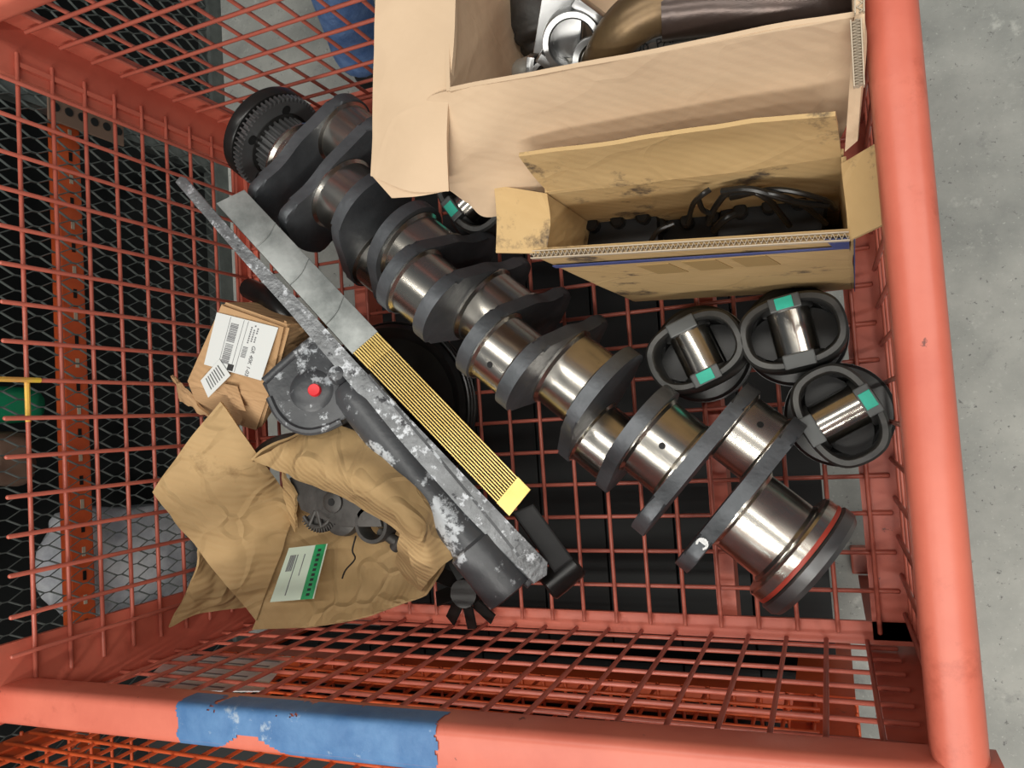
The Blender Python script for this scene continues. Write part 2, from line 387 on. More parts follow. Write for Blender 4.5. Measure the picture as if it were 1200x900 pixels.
obj('lid', B((-.25, -1.13, .022), (.87, -.255, .035), bevel=.003), M['shelfdark'], ck)
bm = bmesh.new(); prism(bm, [V((.0, -.0745, .20)), V((.2, -.0745, .165)), V((.262, -.0745, .30)), V((.075, -.0745, .34))], V((0, -.0015, 0)))
dc = root('document_pocket', 'white paper document hanging outside the near mesh side, lower left', 'paper', (.13, -.075, .17)); obj('sheet', bm, M['label'], dc)
for k in range(6):
    z = .19 + .022 * k; obj('print_line', B((.07, -.0739, z), (.20, -.0744, z + .004)), M['ink'], dc)

# made-up black slatted pallet standing in for the shade under the container
pal = root('shade_deck', 'made-up black slatted pallet on the concrete beneath the orange container', 'shade_deck', (.45, .4, GZ))
for k in range(7):
    obj('slat', B((.03 + .132 * k, -.185, -.36), (.158 + .132 * k, .80, -.335)), M['shelfdark'], pal)
for y in (-.18, .04, .38, .70): obj('bearer', B((.04, y, GZ), (.94, y + .06, -.362)), M['shelfdark'], pal)

p2 = root('shade_deck', 'made-up black slatted pallet under the rusty container in front', 'shade_deck', (.35, -.7, GZ))  # added dark slats imitating the shade under the front container
for k in range(9): obj('slat', B((-.27 + .137 * k, -1.15, -.36), (-.137 + .137 * k, -.215, -.335)), M['shelfdark'], p2)
for y in (-1.15, -.7, -.28): obj('bearer', B((-.26, y, GZ), (.95, y + .06, -.362)), M['shelfdark'], p2)

# ---------------------------------------------------------------- black expanded-metal cage to the left
cg = root('mesh_cage', 'tall black expanded-metal cage left of the orange container', 'cage', (-.8, .5, GZ))
CX = -.5; zb, zt = -.46, 1.05
me_z = {}
def zigzag(phase):
    bm = bmesh.new(); n = int((zt - zb) / .042); w_ = .0155
    pts = []
    for i in range(n + 1):
        s = 1 if (i + phase) % 2 else -1
        z = zb + .042 * i
        pts += [V((0, s * w_ / 2 * 1.0, z - .006)), V((0, s * w_ / 2, z + .006))]
    a = []
    for p in pts:
        a.append([bm.verts.new(p + V((dx, dy, 0))) for dx, dy in ((-.002, -.0016), (.002, -.0004), (.002, .0016), (-.002, .0004))])
    for A, C in zip(a, a[1:]):
        for i in range(4): bm.faces.new((A[i], A[(i + 1) % 4], C[(i + 1) % 4], C[i]))
    return bm
z0 = obj('mesh_strand', zigzag(0), M['cage'], cg); z1 = obj('mesh_strand', zigzag(1), M['cage'], cg)
y_ = -.7; k = 0
inv = Matrix.Translation(cg.location).inverted()
while y_ < 2.3:
    src = (z0, z1)[k % 2]
    o = src if k < 2 else link(src.copy())
    o.parent = cg; o.matrix_parent_inverse = inv; o.location = (CX, y_, 0)
    y_ += .0155; k += 1
obj('base_rail', B((CX - .03, -.75, GZ), (CX + .012, 2.35, zb + .005)), M['cage'], cg)
obj('top_rail', B((CX - .03, -.75, zt), (CX + .012, 2.35, zt + .04)), M['cage'], cg)
for y in (-.75, .98, 2.31): obj('post', B((CX - .035, y, GZ), (CX - .003, y + .04, zt)), M['cage'], cg)
obj('back_panel', B((-1.3, -.75, GZ), (-1.28, 2.35, zt)), M['shelfdark'], cg)
obj('deck', B((-1.28, -.75, GZ + .01), (CX - .03, 2.35, GZ + .03)), M['shelfdark'], cg)
obj('deck', B((-1.28, -.75, .58), (CX - .03, 2.35, .60)), M['shelfdark'], cg)
# orange slotted beam behind the mesh
bx_ = -.56
def atx(px, py, x):
    d = ray(px, py); return CAMP + d * ((x - CAMP.x) / d.x)
p1 = atx(74, 400, bx_); p2 = atx(102, 400, bx_)
bm = B((bx_ - .03, -.6, p2.z), (bx_, 1.0, p1.z), bevel=.004)
beam = obj('beam', bm, M['orange2'], cg); tag(beam, 'rusty orange slotted beam')
for k in range(30):
    y = -.55 + k * .052; obj('slot', B((bx_ - .001, y, p2.z + .022), (bx_ + .0015, y + .02, p2.z + .030)), M['cardedge'] if k % 2 else M['hole'], beam)
def lump(name, c, s, m, label, cat, seed=0, amp=.2):
    bm = bmesh.new(); bmesh.ops.create_icosphere(bm, subdivisions=4, radius=1)
    for v in bm.verts:
        q = v.co.copy(); e = 1 + amp * (noise.noise(q * 1.5 + V((seed, 0, 0))) + .5 * noise.noise(q * 4 + V((seed, 3, 0))))
        f = V([math.copysign(abs(a) ** .6, a) for a in q]) * e
        v.co = V(c) + V((f.x * s[0], f.y * s[1], f.z * s[2]))
    return tag(obj(name, bm, m, smooth=True, angle=80), label, cat)
c = atx(160, 655, -.62); lump('plastic_sack', (-.7, c.y, c.z - .05), (.09, .13, .22), M['bag'], 'white film-wrapped sack behind the black mesh, lower left', 'sack', 2)
c = atx(18, 473, -.62); lump('plastic_case', (-.68, c.y, c.z), (.05, .04, .09), M['greenpl'], 'green plastic case behind the black mesh at far left', 'case', 4, .05)
c = atx(22, 535, -.62); lump('casting', (-.68, c.y, c.z), (.05, .06, .06), M['rust'], 'brown rusty casting behind the black mesh, under the green case', 'part', 5)
c = atx(105, 137, -.44)
br = obj('perforated_bracket', B((-.45, c.y - .035, c.z - .09), (-.445, c.y + .025, c.z + .09), bevel=.002), M['rust'])
tag(br, 'brownish perforated bracket hanging on the black mesh near the far left post', 'bracket')
for k in range(6): 
    bm = bmesh.new(); lathe(bm, [(.009, 0), (.009, .003)], frame(V((-.4455, c.y - .005, c.z - .075 + .03 * k)), V((1, 0, 0))), n=12); obj('slot', bm, M['hole'], br)

# ---------------------------------------------------------------- crankshaft
cax = V((-.7450, .6661, .0351)).normalized()
ca_u = cax.cross(V((0, 0, 1))).normalized(); ca_w = ca_u.cross(cax).normalized()
C0 = V((.884, .113, .127)); PT = .144; TH = 6.02; ECC = .075
crank = root('crankshaft', 'long forged steel crankshaft lying diagonally across the bottom, six polished crankpins', 'crankshaft', (.45, .5, .03))
def pin_dir(k):
    t = TH + [0, 2, 1, 1, 2, 0][k] * 2 * PI / 3
    return ca_u * math.cos(t) + ca_w * math.sin(t)
def crank_cyl(name, P, d, prof, m, n=48):
    bm = bmesh.new(); lathe(bm, prof, frame(P, d), n=n); return obj(name, bm, m, crank, smooth=True, angle=30)
RM, RP = .0545, .047
def web(P, pd, big, sgn):
    """P: centre on the axis of one face; pd: towards the crankpin; extruded along the axis by its thickness"""
    q = cax.cross(pd).normalized(); T = .0185
    out = []
    def arc(cx, r, a0, a1, n): 
        for i in range(n + 1):
            a = math.radians(a0 + (a1 - a0) * i / n); out.append((cx + r * math.cos(a), r * math.sin(a)))
    arc(ECC, .0545, -72, 72, 12)
    if big == 2:
        top = [(.046, .055), (.018, .060), (-.010, .056), (-.034, .055), (-.058, .062)]
        out += top; arc(0, .104, 142, 218, 12); out += [(a, -b) for a, b in reversed(top)]
    elif big == 1:
        out.append((.030, .064)); arc(0, .076, 100, 260, 16); out.append((.030, -.064))
    else:
        out.append((.040, .060)); arc(0, .066, 80, 280, 16); out.append((.040, -.060))
    # resample smoothly
    pts = [V((a, b, 0)) for a, b in out]; n = len(pts)
    sm = []
    for i in range(n):
        a, b, c_ = pts[i - 1], pts[i], pts[(i + 1) % n]; sm += [b * .75 + a * .125 + c_ * .125, (b + c_) * .5]
    bm = bmesh.new(); prism(bm, [P + pd * s.x + q * s.y for s in sm], cax * T, .006)
    o = obj('web', bm, M['cast'], crank, smooth=True, angle=32)
    return o
kinds = [(2, 2), (0, 1), (2, 2), (2, 2), (0, 1), (2, 2)]
for i in range(7):
    P = C0 + cax * PT * i
    a = -.040 if i == 0 else -.030; b = .030 if i < 6 else -.012
    j = crank_cyl('main_journal', P + cax * a, cax, [(RM + .004, 0), (RM + .004, .003), (RM, .007), (RM, b - a - .007), (RM + .004, b - a - .003), (RM + .004, b - a)], M['journal'])
    if i in (1,):
        n_ = (CAMP - P); n_ = (n_ - cax * n_.dot(cax)).normalized()
        for dy in (0.0,):
            bm = bmesh.new(); lathe(bm, [(.0042, 0), (.0042, .0012)], frame(P + n_ * (RM - .0004), n_), n=16); obj('oil_hole', bm, M['hole'], j)
for i in range(6):
    pd = pin_dir(i); P = C0 + cax * PT * (i + .5) + pd * ECC
    j = crank_cyl('crankpin', P - cax * .0255, cax, [(RP + .004, 0), (RP + .004, .002), (RP, .005), (RP, .046), (RP + .004, .049), (RP + .004, .051)], M['journal'])
    if i in (0, 2, 4):
        n_ = (CAMP - P); n_ = (n_ - cax * n_.dot(cax)).normalized(); n_ = (n_ + ca_u * (.5 if i == 0 else -.5)).normalized()
        bm = bmesh.new(); lathe(bm, [(.004, 0), (.004, .0012)], frame(P + n_ * (RP - .0004), n_), n=16); obj('oil_hole', bm, M['hole'], j)
    for s, kd in ((0, kinds[i][0]), (1, kinds[i][1])):
        face = C0 + cax * (PT * i + (.029 if s == 0 else PT - .0475))
        ww = web(face, pd, kd, s)
        if i == 0 and s == 0:                # drilled boss at the end of the outermost counterweight
            q = cax.cross(pd).normalized(); q = q if q.dot(CAMP - face) > 0 else -q
            bm = bmesh.new(); lathe(bm, [(.0072, 0), (.0072, .0016), (.0045, .0016), (.0042, .0002), (.0, .0002)], frame(face + cax * .00925 - pd * .066 + q * .0622, (q - pd * .25)), n=18, caps=False); obj('balance_hole', bm, M['rodsteel'], ww)
# flange end
fl = crank_cyl('flange', C0 - cax * .038, -cax, [(.058, 0), (.071, .001), (.0735, .004), (.0735, .020), (.072, .0215)], M['journal'], 64)
crank_cyl('red_line', C0 - cax * .053, -cax, [(.0736, 0), (.0739, .001), (.0739, .004), (.0736, .005)], M['red'], 64)
crank_cyl('flange_rim', C0 - cax * .0595, -cax, [(.0715, 0), (.0765, .002), (.0765, .014), (.072, .020), (.05, .0205)], M['castgear'], 64)
# timing gears at the far end
G = C0 + cax * (PT * 6 - .002)
def gear(name, P, d, r, h, n, tooth, m, prof_in=None, holes=0):
    bm = bmesh.new(); F = frame(P, d); pts = []
    for i in range(n):
        for f_, rr in ((0, r - tooth), (.22, r - tooth), (.36, r), (.64, r), (.78, r - tooth)):
            a = 2 * PI * (i + f_) / n; pts.append((rr * math.cos(a), rr * math.sin(a)))
    prism(bm, [F @ V((x, y, 0)) for x, y in pts], (F.to_3x3() @ V((0, 0, h))))
    return obj(name, bm, m, crank, smooth=True, angle=25)
crank_cyl('nose_journal', G - cax * .013, cax, [(.040, 0), (.040, .012)], M['journal'])
gear('pinion', G - cax * .006, cax, .048, .034, 30, .006, M['castgear'])
gear('timing_gear', G + cax * .0275, cax, .077, .013, 60, .0055, M['castgear'])
crank_cyl('gear_hub', G + cax * .026, cax, [(.053, 0), (.053, .003)], M['black'])
for k in range(5):
    a = k * 2 * PI / 5 + .5; P = G + cax * .0265 + (ca_u * math.cos(a) + ca_w * math.sin(a)) * .0585
    crank_cyl('gear_hole', P, cax, [(.0075, 0), (.0075, .004)], M['hole'], 20)
crank_cyl('damper', G + cax * .043, cax, [(.068, 0), (.076, .002), (.0775, .005), (.0775, .020), (.072, .023)], M['black'], 64)

# ---------------------------------------------------------------- pistons
def piston(label, loc, ang, teal_side=1, tilt=(0, 0)):
    t = root('piston', label, 'piston', loc, 'upturned pistons with chrome pins', (tilt[0], tilt[1], ang))
    R_ = .066; bm = bmesh.new()
    lathe(bm, [(R_ - .004, 0), (R_, .003), (R_, .010), (R_ - .003, .0102), (R_ - .003, .0135), (R_, .0137), (R_, .019), (R_ - .003, .0192), (R_ - .003, .0225), (R_, .0227), (R_, .028), (R_ - .003, .0282), (R_ - .003, .0315), (R_, .0317), (R_, .040), (R_ - .004, .044), (R_ - .018, .046), (R_ - .030, .036), (R_ - .05, .034)], n=56)
    obj('crown', bm, M['black'], t, True, smooth=True, angle=35)
    for z in (.012, .021, .030):
        bm = bmesh.new(); lathe(bm, [(R_ - .003, z - .0012), (R_ + .0008, z - .0012), (R_ + .0008, z + .0012), (R_ - .003, z + .0012)], n=56, caps=False); obj('piston_ring', bm, M['rodsteel'], t, True, smooth=True, angle=35)
    # skirt ring
    bm = bmesh.new(); n = 72; loops = []
    def pr(a, off, ymax):
        x = math.cos(a); y = math.sin(a); r = R_ - .002 - off
        k_ = 5.0; X, Y = r, ymax - off
        e = (abs(x / X) ** k_ * 0 + (abs(x) / X) ** 2.6 + (abs(y) / Y) ** 2.6) ** (-1 / 2.6); e = min(e, r)
        return x * e, y * e
    for (off, z) in ((.0, .036), (.0, .097), (.003, .1005), (.009, .1005), (.0115, .097), (.0115, .036)):
        loops.append([bm.verts.new((*pr(2 * PI * i / n, off, .0465 if z > .05 else .050), z - .020 * (abs(math.sin(2 * PI * i / n)) < .0) )) for i in range(n)])
    loops.append(loops[0])
    for A, C in zip(loops, loops[1:]):
        for i in range(n): bm.faces.new((A[i], A[(i + 1) % n], C[(i + 1) % n], C[i]))
    obj('skirt', bm, M['piston'], t, True, smooth=True, angle=40)
    # wrist pin and its bosses
    bm = bmesh.new(); lathe(bm, [(.015, 0), (.0245, .001), (.026, .003), (.026, .057), (.0245, .059), (.015, .06)], frame(V((0, -.03, .072)), V((0, 1, 0))), n=40); obj('wrist_pin', bm, M['chrome'], t, True, smooth=True, angle=30)
    for s in (1, -1):
        bm = bmesh.new(); lathe(bm, [(.031, 0), (.0315, .002), (.0315, .014), (.030, .016)], frame(V((0, s * .028, .067)), V((0, s, 0))), n=36); b_ = obj('pin_boss', bm, M['piston'], t, True, smooth=True, angle=40)
        ya, yb = (.027, .0455) if s == 1 else (-.0455, -.027)
        obj('pad', B((-.019, ya, .090), (.019, yb, .1035), bevel=.002), M['pad'], t, True)
        if s == teal_side:
            tag(obj('paint_mark', B((-.011, ya + .002, .103), (.010, yb - .002, .1046), bevel=.0007), M['teal'], t, True), 'teal paint mark')
        # counterbored oil hole next to the pin in the underside
        bm = bmesh.new(); lathe(bm, [(.0055, 0), (.0055, .001)], Matrix.Translation((s * .043, .012 * s, .0455)), n=14); obj('oil_hole', bm, M['hole'], t, True)
        bm = bmesh.new(); prism(bm, [V((s * (.026 + .034 * math.cos(a) ** 2 * 1.0), .030 * math.sin(a), .042)) for a in [math.radians(x) for x in range(-80, 81, 16)]] + [V((s * .027, .028, .042)), V((s * .027, -.028, .042))], V((0, 0, .006)), .0015); obj('under_rib', bm, M['black'], t, True)
    return t
ZP = .0035
def pis(px, py, a1, a2, teal, label, z=ZP):
    c = at(px, py, z + .1); p = at(*a1, z + .1); q = at(*a2, z + .1); d = (q - p)
    return piston(label, (c.x, c.y, z), math.atan2(d.y, d.x) - PI / 2, teal)
pis(813, 411, (825, 440), (797, 383), -1, 'upturned piston just above the crankshaft, leftmost of the three with teal mark low')
pis(928, 388, (935, 417), (918, 354), 1, 'upturned piston against the small open carton, teal mark on its far side')
pis(984, 487, (953, 505), (1016, 471), 1, 'upturned piston nearest the right wire wall, teal mark towards the rim')
pis(550, 225, (571, 205), (529, 246), 1, 'dark piston mostly hidden beneath the big carton flap beside the crankshaft')

# ---------------------------------------------------------------- oil cooler module
A_ = at(216, 212, .285); B_ = at(636, 676, .155); ax = (B_ - A_).normalized(); lat = V((ax.y, -ax.x, 0)).normalized()
if lat.y > 0: lat = -lat
nrm = lat.cross(ax).normalized()
if nrm.z < 0: nrm = -nrm
nc = CAMP - (A_ + B_) / 2; nrm = (nc - ax * nc.dot(ax)).normalized()
cool = root('oil_cooler_module', 'long grey corroded oil cooler housing with brass plate core and red plug', 'engine part', (A_ + B_) / 2 - V((0, 0, .1)))
def pp(pts, h=0): return [onp(x, y, A_ + nrm * h, nrm) for x, y in pts]
bm = bmesh.new(); prism(bm, pp([(205, 213), (211, 206), (218, 208), (287, 287), (370, 372), (417, 424), (585, 600), (642, 659), (641, 674), (625, 685), (543, 600), (408, 448), (340, 367), (280, 300)], .004), -nrm * .016, .002)
obj('mounting_flange', bm, M['alu2'], cool, smooth=True, angle=35)
# core: stack of brass plates, first half wrapped
bm = bmesh.new(); P4 = pp([(253, 238), (286, 222), (443, 389), (413, 415)], .002)
obj('foil_wrap', prism(bm, P4, -nrm * .055, .0015), M['foil'], cool, smooth=True, angle=35)
for k, t in enumerate((.27, .52, .78)):          # creases across the foil
    a, b = P4[0].lerp(P4[3], t + .03), P4[1].lerp(P4[2], t - .03)
    bm = bmesh.new(); tube(bm, [a + nrm * .0005, a.lerp(b, .5) + nrm * .0012 + ax * .004, b + nrm * .0005], .0009, n=6, seg=8); obj('foil_crease', bm, M['foil'], cool, smooth=True)
E4 = pp([(414, 414), (443, 389), (622, 574), (597, 605)], .002)
NPL = 12
bm = bmesh.new(); prism(bm, [p - nrm * .006 for p in [E4[0].lerp(E4[1], .02), E4[0].lerp(E4[1], .98), E4[3].lerp(E4[2], .98), E4[3].lerp(E4[2], .02)]], -nrm * .05)
obj('core_body', bm, M['inkblack'], cool)
for k in range(NPL):
    s0 = k / NPL + .016; s1 = (k + 1) / NPL - .016
    def Q_(t, s): return E4[0].lerp(E4[3], t).lerp(E4[1].lerp(E4[2], t), s)
    bm = bmesh.new(); prism(bm, [Q_(.0, s0), Q_(.0, s1), Q_(1, s1), Q_(1, s0)], -nrm * .045, .0006); obj('core_plate', bm, M['brass'], cool)
for t0, t1 in ((0, .10), (.92, 1.0)):
    for k in range(NPL if t0 == 0 else 1):
        s0, s1 = (k / NPL, (k + 1) / NPL - .02) if t0 == 0 else (0, 1)
        bm = bmesh.new(); prism(bm, [Q_(t0 - .002, s0) + nrm * .0012, Q_(t0 - .002, s1) + nrm * .0012, Q_(t1, s1) + nrm * .0012, Q_(t1 + (.0 if t0 else .0), s0) + nrm * .0012], -nrm * .046, .0006); obj('end_plate', bm, M['brass'], cool)
# tubular housing
T0 = onp(410, 458, A_ - nrm * .022, nrm); T1 = onp(598, 694, A_ - nrm * .022, nrm); dT = T1 - T0; LT = dT.length; F = frame(T0, dT)
bm = bmesh.new(); lathe(bm, [(.008, -.014), (.019, -.009), (.026, .004), (.0285, .03), (.029, LT * .74), (.031, LT * .755), (.031, LT * .77)], F, n=40); obj('tube_body', bm, M['alu'], cool, smooth=True, angle=35)
bm = bmesh.new(); lathe(bm, [(.030, LT * .76), (.036, LT * .775), (.036, LT * .97), (.0345, LT * 1.0), (.030, LT * 1.005), (.028, LT * .985)], F, n=40); obj('end_cap', bm, M['alu'], cool, smooth=True, angle=35)
bm = bmesh.new(); prism(bm, pp([(405, 432), (420, 430), (575, 590), (612, 640), (632, 676), (618, 690), (560, 640), (470, 545), (415, 480)], -.006), -nrm * .03, .003); obj('web_plate', bm, M['alu'], cool, smooth=True, angle=35)
bm = bmesh.new(); tube(bm, pp([(432, 440), (500, 520), (560, 592), (608, 652)], .000), .0045, n=8, seg=16); obj('casting_rib', bm, M['alu'], cool, smooth=True)
# ear with rounded boss
bm = bmesh.new(); prism(bm, pp([(306, 449), (318, 436), (368, 395), (384, 404), (418, 444), (428, 470), (415, 484), (398, 494), (380, 501), (360, 505), (341, 500), (326, 487), (318, 470)], -.014), -nrm * .045, .006); obj('port_housing', bm, M['alu'], cool, smooth=True, angle=35)
bm = bmesh.new(); tube(bm, pp([(316, 466), (326, 486), (341, 500), (360, 506), (380, 503), (400, 494)], -.016), .0055, n=8, seg=20); obj('housing_lip', bm, M['alu'], cool, smooth=True)
bm = bmesh.new(); tube(bm, pp([(310, 447), (340, 420), (372, 394)], -.016), .0065, n=10, seg=12); obj('housing_edge', bm, M['alu'], cool, smooth=True)
bm = bmesh.new(); lathe(bm, [(.034, 0), (.030, .004), (.022, .007), (.014, .0085)], frame(onp(366, 458, A_ - nrm * .018, nrm), nrm), n=36); obj('boss', bm, M['alu'], cool, smooth=True, angle=35)
bm = bmesh.new(); lathe(bm, [(.0145, 0), (.014, .016), (.010, .024), (.004, .026)], frame(onp(398, 441, A_ - nrm * .02, nrm), nrm), n=24); obj('boss', bm, M['alu'], cool, smooth=True, angle=35)
bm = bmesh.new(); lathe(bm, [(.0088, 0), (.0088, .008), (.0078, .010), (.002, .0095)], frame(onp(369, 457.5, A_ - nrm * .008, nrm) - nrm * .003, nrm), n=28); tag(obj('plug', bm, M['redplug'], cool, smooth=True, angle=40), 'red plastic plug')
# lug beyond the cap
bm = bmesh.new(); lathe(bm, [(.016, 0), (.020, .003), (.021, .02), (.021, .052), (.017, .056)], frame(onp(640, 690, A_ - nrm * .05, nrm), onp(680, 655, A_ - nrm * .05, nrm) - onp(640, 690, A_ - nrm * .05, nrm)), n=28)
obj('rear_lug', bm, M['black'], cool, smooth=True, angle=35)
bm = bmesh.new(); prism(bm, pp([(600, 600), (625, 590), (672, 655), (650, 672)], -.03), -nrm * .03, .003); obj('lower_bracket', bm, M['dark'], cool)

# ---------------------------------------------------------------- black ring pulley below the cooler
c = at(452, 478, .06)
pl = root('pulley', 'big black round pulley under the brass core, only its dark rim showing', 'pulley', (c.x, c.y, .005))
bm = bmesh.new(); lathe(bm, [(.04, .01), (.11, .01), (.128, .018), (.135, .03), (.135, .042), (.129, .05), (.122, .046), (.112, .036), (.05, .03), (.04, .03)], n=72); obj('rim', bm, M['black'], pl, True, smooth=True, angle=30)
bm = bmesh.new(); lathe(bm, [(.02, 0), (.042, .0), (.042, .05), (.02, .05)], n=36); obj('hub', bm, M['black'], pl, True, smooth=True, angle=30)
for k in range(3):
    bm = bmesh.new(); tube(bm, [V((.138 * math.cos(a / 10), .138 * math.sin(a / 10), .014 + .011 * k)) for a in range(-4, 60, 2)], .0022, n=6, seg=80); obj('belt_rib', bm, M['black'], pl, True, smooth=True)

# dark hose under the cooler near the parcel, toothed fan wheel near the front
bm = bmesh.new(); tube(bm, [at(292, 338, .18), at(318, 352, .20), at(338, 375, .20), at(352, 398, .17)], .016, n=14, seg=20)
tag(obj('hose', bm, M['black'], smooth=True), 'short black hose between the parcel and the cooler flange', 'hose')
bm = bmesh.new(); tube(bm, [at(300, 545, .13), at(318, 528, .14), at(345, 520, .15), at(372, 522, .13)], .018, n=14, seg=20)
tag(obj('casting', bm, M['gearbox'], smooth=True), 'dark grey curved casting below the parcel, behind the torn flap', 'part')
c = at(535, 700, .06); fn = root('fan_wheel', 'black bladed fan wheel beneath the cooler end cap', 'fan', (c.x, c.y, .008))
bm = bmesh.new(); lathe(bm, [(.012, 0), (.022, 0), (.022, .03), (.012, .03)], n=24); obj('hub', bm, M['black'], fn, True, smooth=True, angle=30)
for k in range(9):
    a = 2 * PI * k / 9; mt = Matrix.Rotation(a, 4, 'Z') @ Matrix.Rotation(.5, 4, 'X')
    obj('blade', B((.02, -.012, .012), (.058, .012, .015), mtx=mt), M['black'], fn, True)

# ---------------------------------------------------------------- sealed parcel with white label
pc = root('parcel', 'brown taped parcel with a white barcode label, leaning by the left mesh wall', 'parcel', at(275, 420, .1))
TP = [at(258, 353, .265), at(337, 381, .255), at(318, 465, .225), at(217, 449, .245)]
BT = [p + V((.01, .01, -.09)) for p in TP]; BT[2] = at(303, 507, .135); BT[3] = at(232, 484, .14)
bm = bmesh.new(); vt = [bm.verts.new(p) for p in TP]; vb = [bm.verts.new(p) for p in BT]
bm.faces.new(vt); bm.faces.new(vb[::-1])
for i in range(4): bm.faces.new((vt[i], vb[i], vb[(i + 1) % 4], vt[(i + 1) % 4]))
bmesh.ops.bevel(bm, geom=bm.edges[:], offset=.005, segments=3, affect='EDGES'); obj('carton', bm, M['card_parcel'], pc, smooth=True, angle=60)
pn = (TP[1] - TP[0]).cross(TP[3] - TP[0]).normalized(); pn = pn if pn.z > 0 else -pn
def pq(x, y, h=.0): return onp(x, y, (TP[0] + TP[1] + TP[2] + TP[3]) / 4 + pn * h, pn)
def quad(name, pts, m, parent, th=.0006, lab=None):
    bm = bmesh.new(); prism(bm, pts, -pn * th); o = obj(name, bm, m, parent)
    if lab: tag(o, lab)
    return o
H = .0045
LQ = [pq(254, 366, H), pq(326, 384, H), pq(306, 446, H), pq(239, 427, H)]
lb = quad('shipping_label', LQ, M['label'], pc, lab='white barcode shipping label')
def lq(u, v, h=.0004): return LQ[0].lerp(LQ[1], u).lerp(LQ[3].lerp(LQ[2], u), v) + pn * h
def lrect(u0, u1, v0, v1, m, nm='print_bar', h=.0004): 
    return quad(nm, [lq(u0, v0, h), lq(u1, v0, h), lq(u1, v1, h), lq(u0, v1, h)], m, lb, .0003)
for u in (.24, .46, .53): lrect(u, u + .006, .02, .98, M['ink'], 'ruled_line')
v = .12; rr = random.Random(3)
while v < .86:
    d = rr.choice((.006, .010, .016)); 
    if not .45 < v < .5: lrect(.27, .40, v, v + d, M['ink'])
    v += d + rr.choice((.007, .012))
v = .48
while v < .68:
    d = rr.choice((.008, .014)); lrect(.56, .64, v, v + d, M['ink']); v += d + .012
lrect(.40, .50, .86, .98, M['inkblack'], 'black_square')
for u in (.60, .65, .70):
    for k in range(9): 
        if rr.random() < .8: lrect(u, u + .022, .06 + k * .04, .06 + k * .04 + .026, M['ink'], 'small_print')
def text(s, size, org, xdir, n, m, parent, name='lettering'):
    cu = bpy.data.curves.new(name, 'FONT'); cu.body = s; cu.size = size; cu.extrude = .0001; cu.align_x = 'LEFT'
    tmp = bpy.data.objects.new(name, cu); link(tmp); dg = bpy.context.evaluated_depsgraph_get()
    me = bpy.data.meshes.new_from_object(tmp.evaluated_get(dg)); bpy.data.objects.remove(tmp)
    me.materials.clear(); me.materials.append(m)
    x = xdir.normalized(); z = n.normalized(); y = z.cross(x).normalized(); x = y.cross(z)
    me.transform(Matrix(((x.x, y.x, z.x, org.x), (x.y, y.y, z.y, org.y), (x.z, y.z, z.z, org.z), (0, 0, 0, 1))))
    return obj(name, me, m, parent)
text('GR 40K 1-03', .0088, lq(.70, .42, .0006), LQ[3] - LQ[0], pn, M['ink'], lb)
S4 = [pq(257, 421, H + .002), pq(270, 440, H + .002), pq(244, 466, H + .002), pq(235, 446, H + .002)]
sl = quad('paper_slip', S4, M['label'], pc, lab='small tilted white slip')
for k in range(7):
    a = S4[0].lerp(S4[3], .15 + k * .1); b = S4[1].lerp(S4[2], .15 + k * .1)
    quad('small_print', [a.lerp(b, .15) + pn * .0004, a.lerp(b, .8) + pn * .0004, a.lerp(b, .8) + pn * .0004 + (S4[3] - S4[0]) * .04, a.lerp(b, .15) + pn * .0004 + (S4[3] - S4[0]) * .04], M['ink'] if k % 2 else M['cage'], sl, .0002)
sheet('tape_strip', [[pq(262, 450, H - .001), pq(278, 453, H - .001)], [at(272, 478, .20), at(288, 482, .20)]], M['card_parcel'], pc, .001, 6, 6)
sheet('torn_flap', [[at(199, 441, .20), at(210, 449, .21), at(222, 462, .20)], [at(212, 470, .175), at(228, 480, .18), at(250, 494, .16)]], M['card_parcel'], pc, .004, 12, 10, .004, 30, 1, ragged=.004)
sheet('side_flap', [[at(336, 377, .25), at(352, 402, .20)], [at(318, 462, .22), at(330, 470, .17)]], M['card_parcel'], pc, .004, 8, 8, .003, 20, 3)

# ---------------------------------------------------------------- torn open carton with gears
tb = root('torn_carton', 'torn open brown carton with creased flaps at lower left holding a gear casting', 'carton', at(350, 640, .05))
ct = M['card_torn']
sheet('flap', [[at(258, 471, .235), at(218, 520, .245), at(178, 577, .25)], [at(300, 530, .19), at(262, 590, .205), at(228, 640, .215)], [at(346, 592, .115), at(328, 650, .13), at(300, 728, .145)]], ct, tb, .0045, 40, 40, .0065, 13, 2)
tag(tb.children[-1], 'large creased flap folded up')
sheet('flap', [[at(235, 640, .20), at(222, 690, .20), at(198, 735, .215)], [at(262, 650, .14), at(262, 690, .15), at(240, 718, .17)], [at(300, 690, .10), at(300, 700, .10), at(290, 712, .11)]], ct, tb, .0045, 24, 24, .006, 18, 5)
sheet('side_panel', [[at(343, 590, .11), at(400, 575, .06), at(470, 590, .06), at(522, 640, .10)], [at(322, 665, .12), at(395, 660, .08), at(460, 668, .085), at(520, 665, .115)], [at(296, 738, .145), at(370, 734, .13), at(430, 722, .125), at(497, 696, .13)]], ct, tb, .0045, 44, 30, .0045, 12, 9)
sheet('flap', [[at(357, 506, .20), at(404, 500, .205), at(462, 536, .205), at(506, 590, .20), at(531, 655, .17)], [at(328, 522, .215), at(384, 540, .24), at(446, 575, .245), at(490, 622, .235), at(510, 672, .18)], [at(295, 539, .20), at(340, 559, .215), at(420, 594, .22), at(472, 632, .21), at(493, 693, .15)]], ct, tb, .0045, 48, 24, .005, 14, 4)
tag(tb.children[-1], 'curved flap bent over the casting')
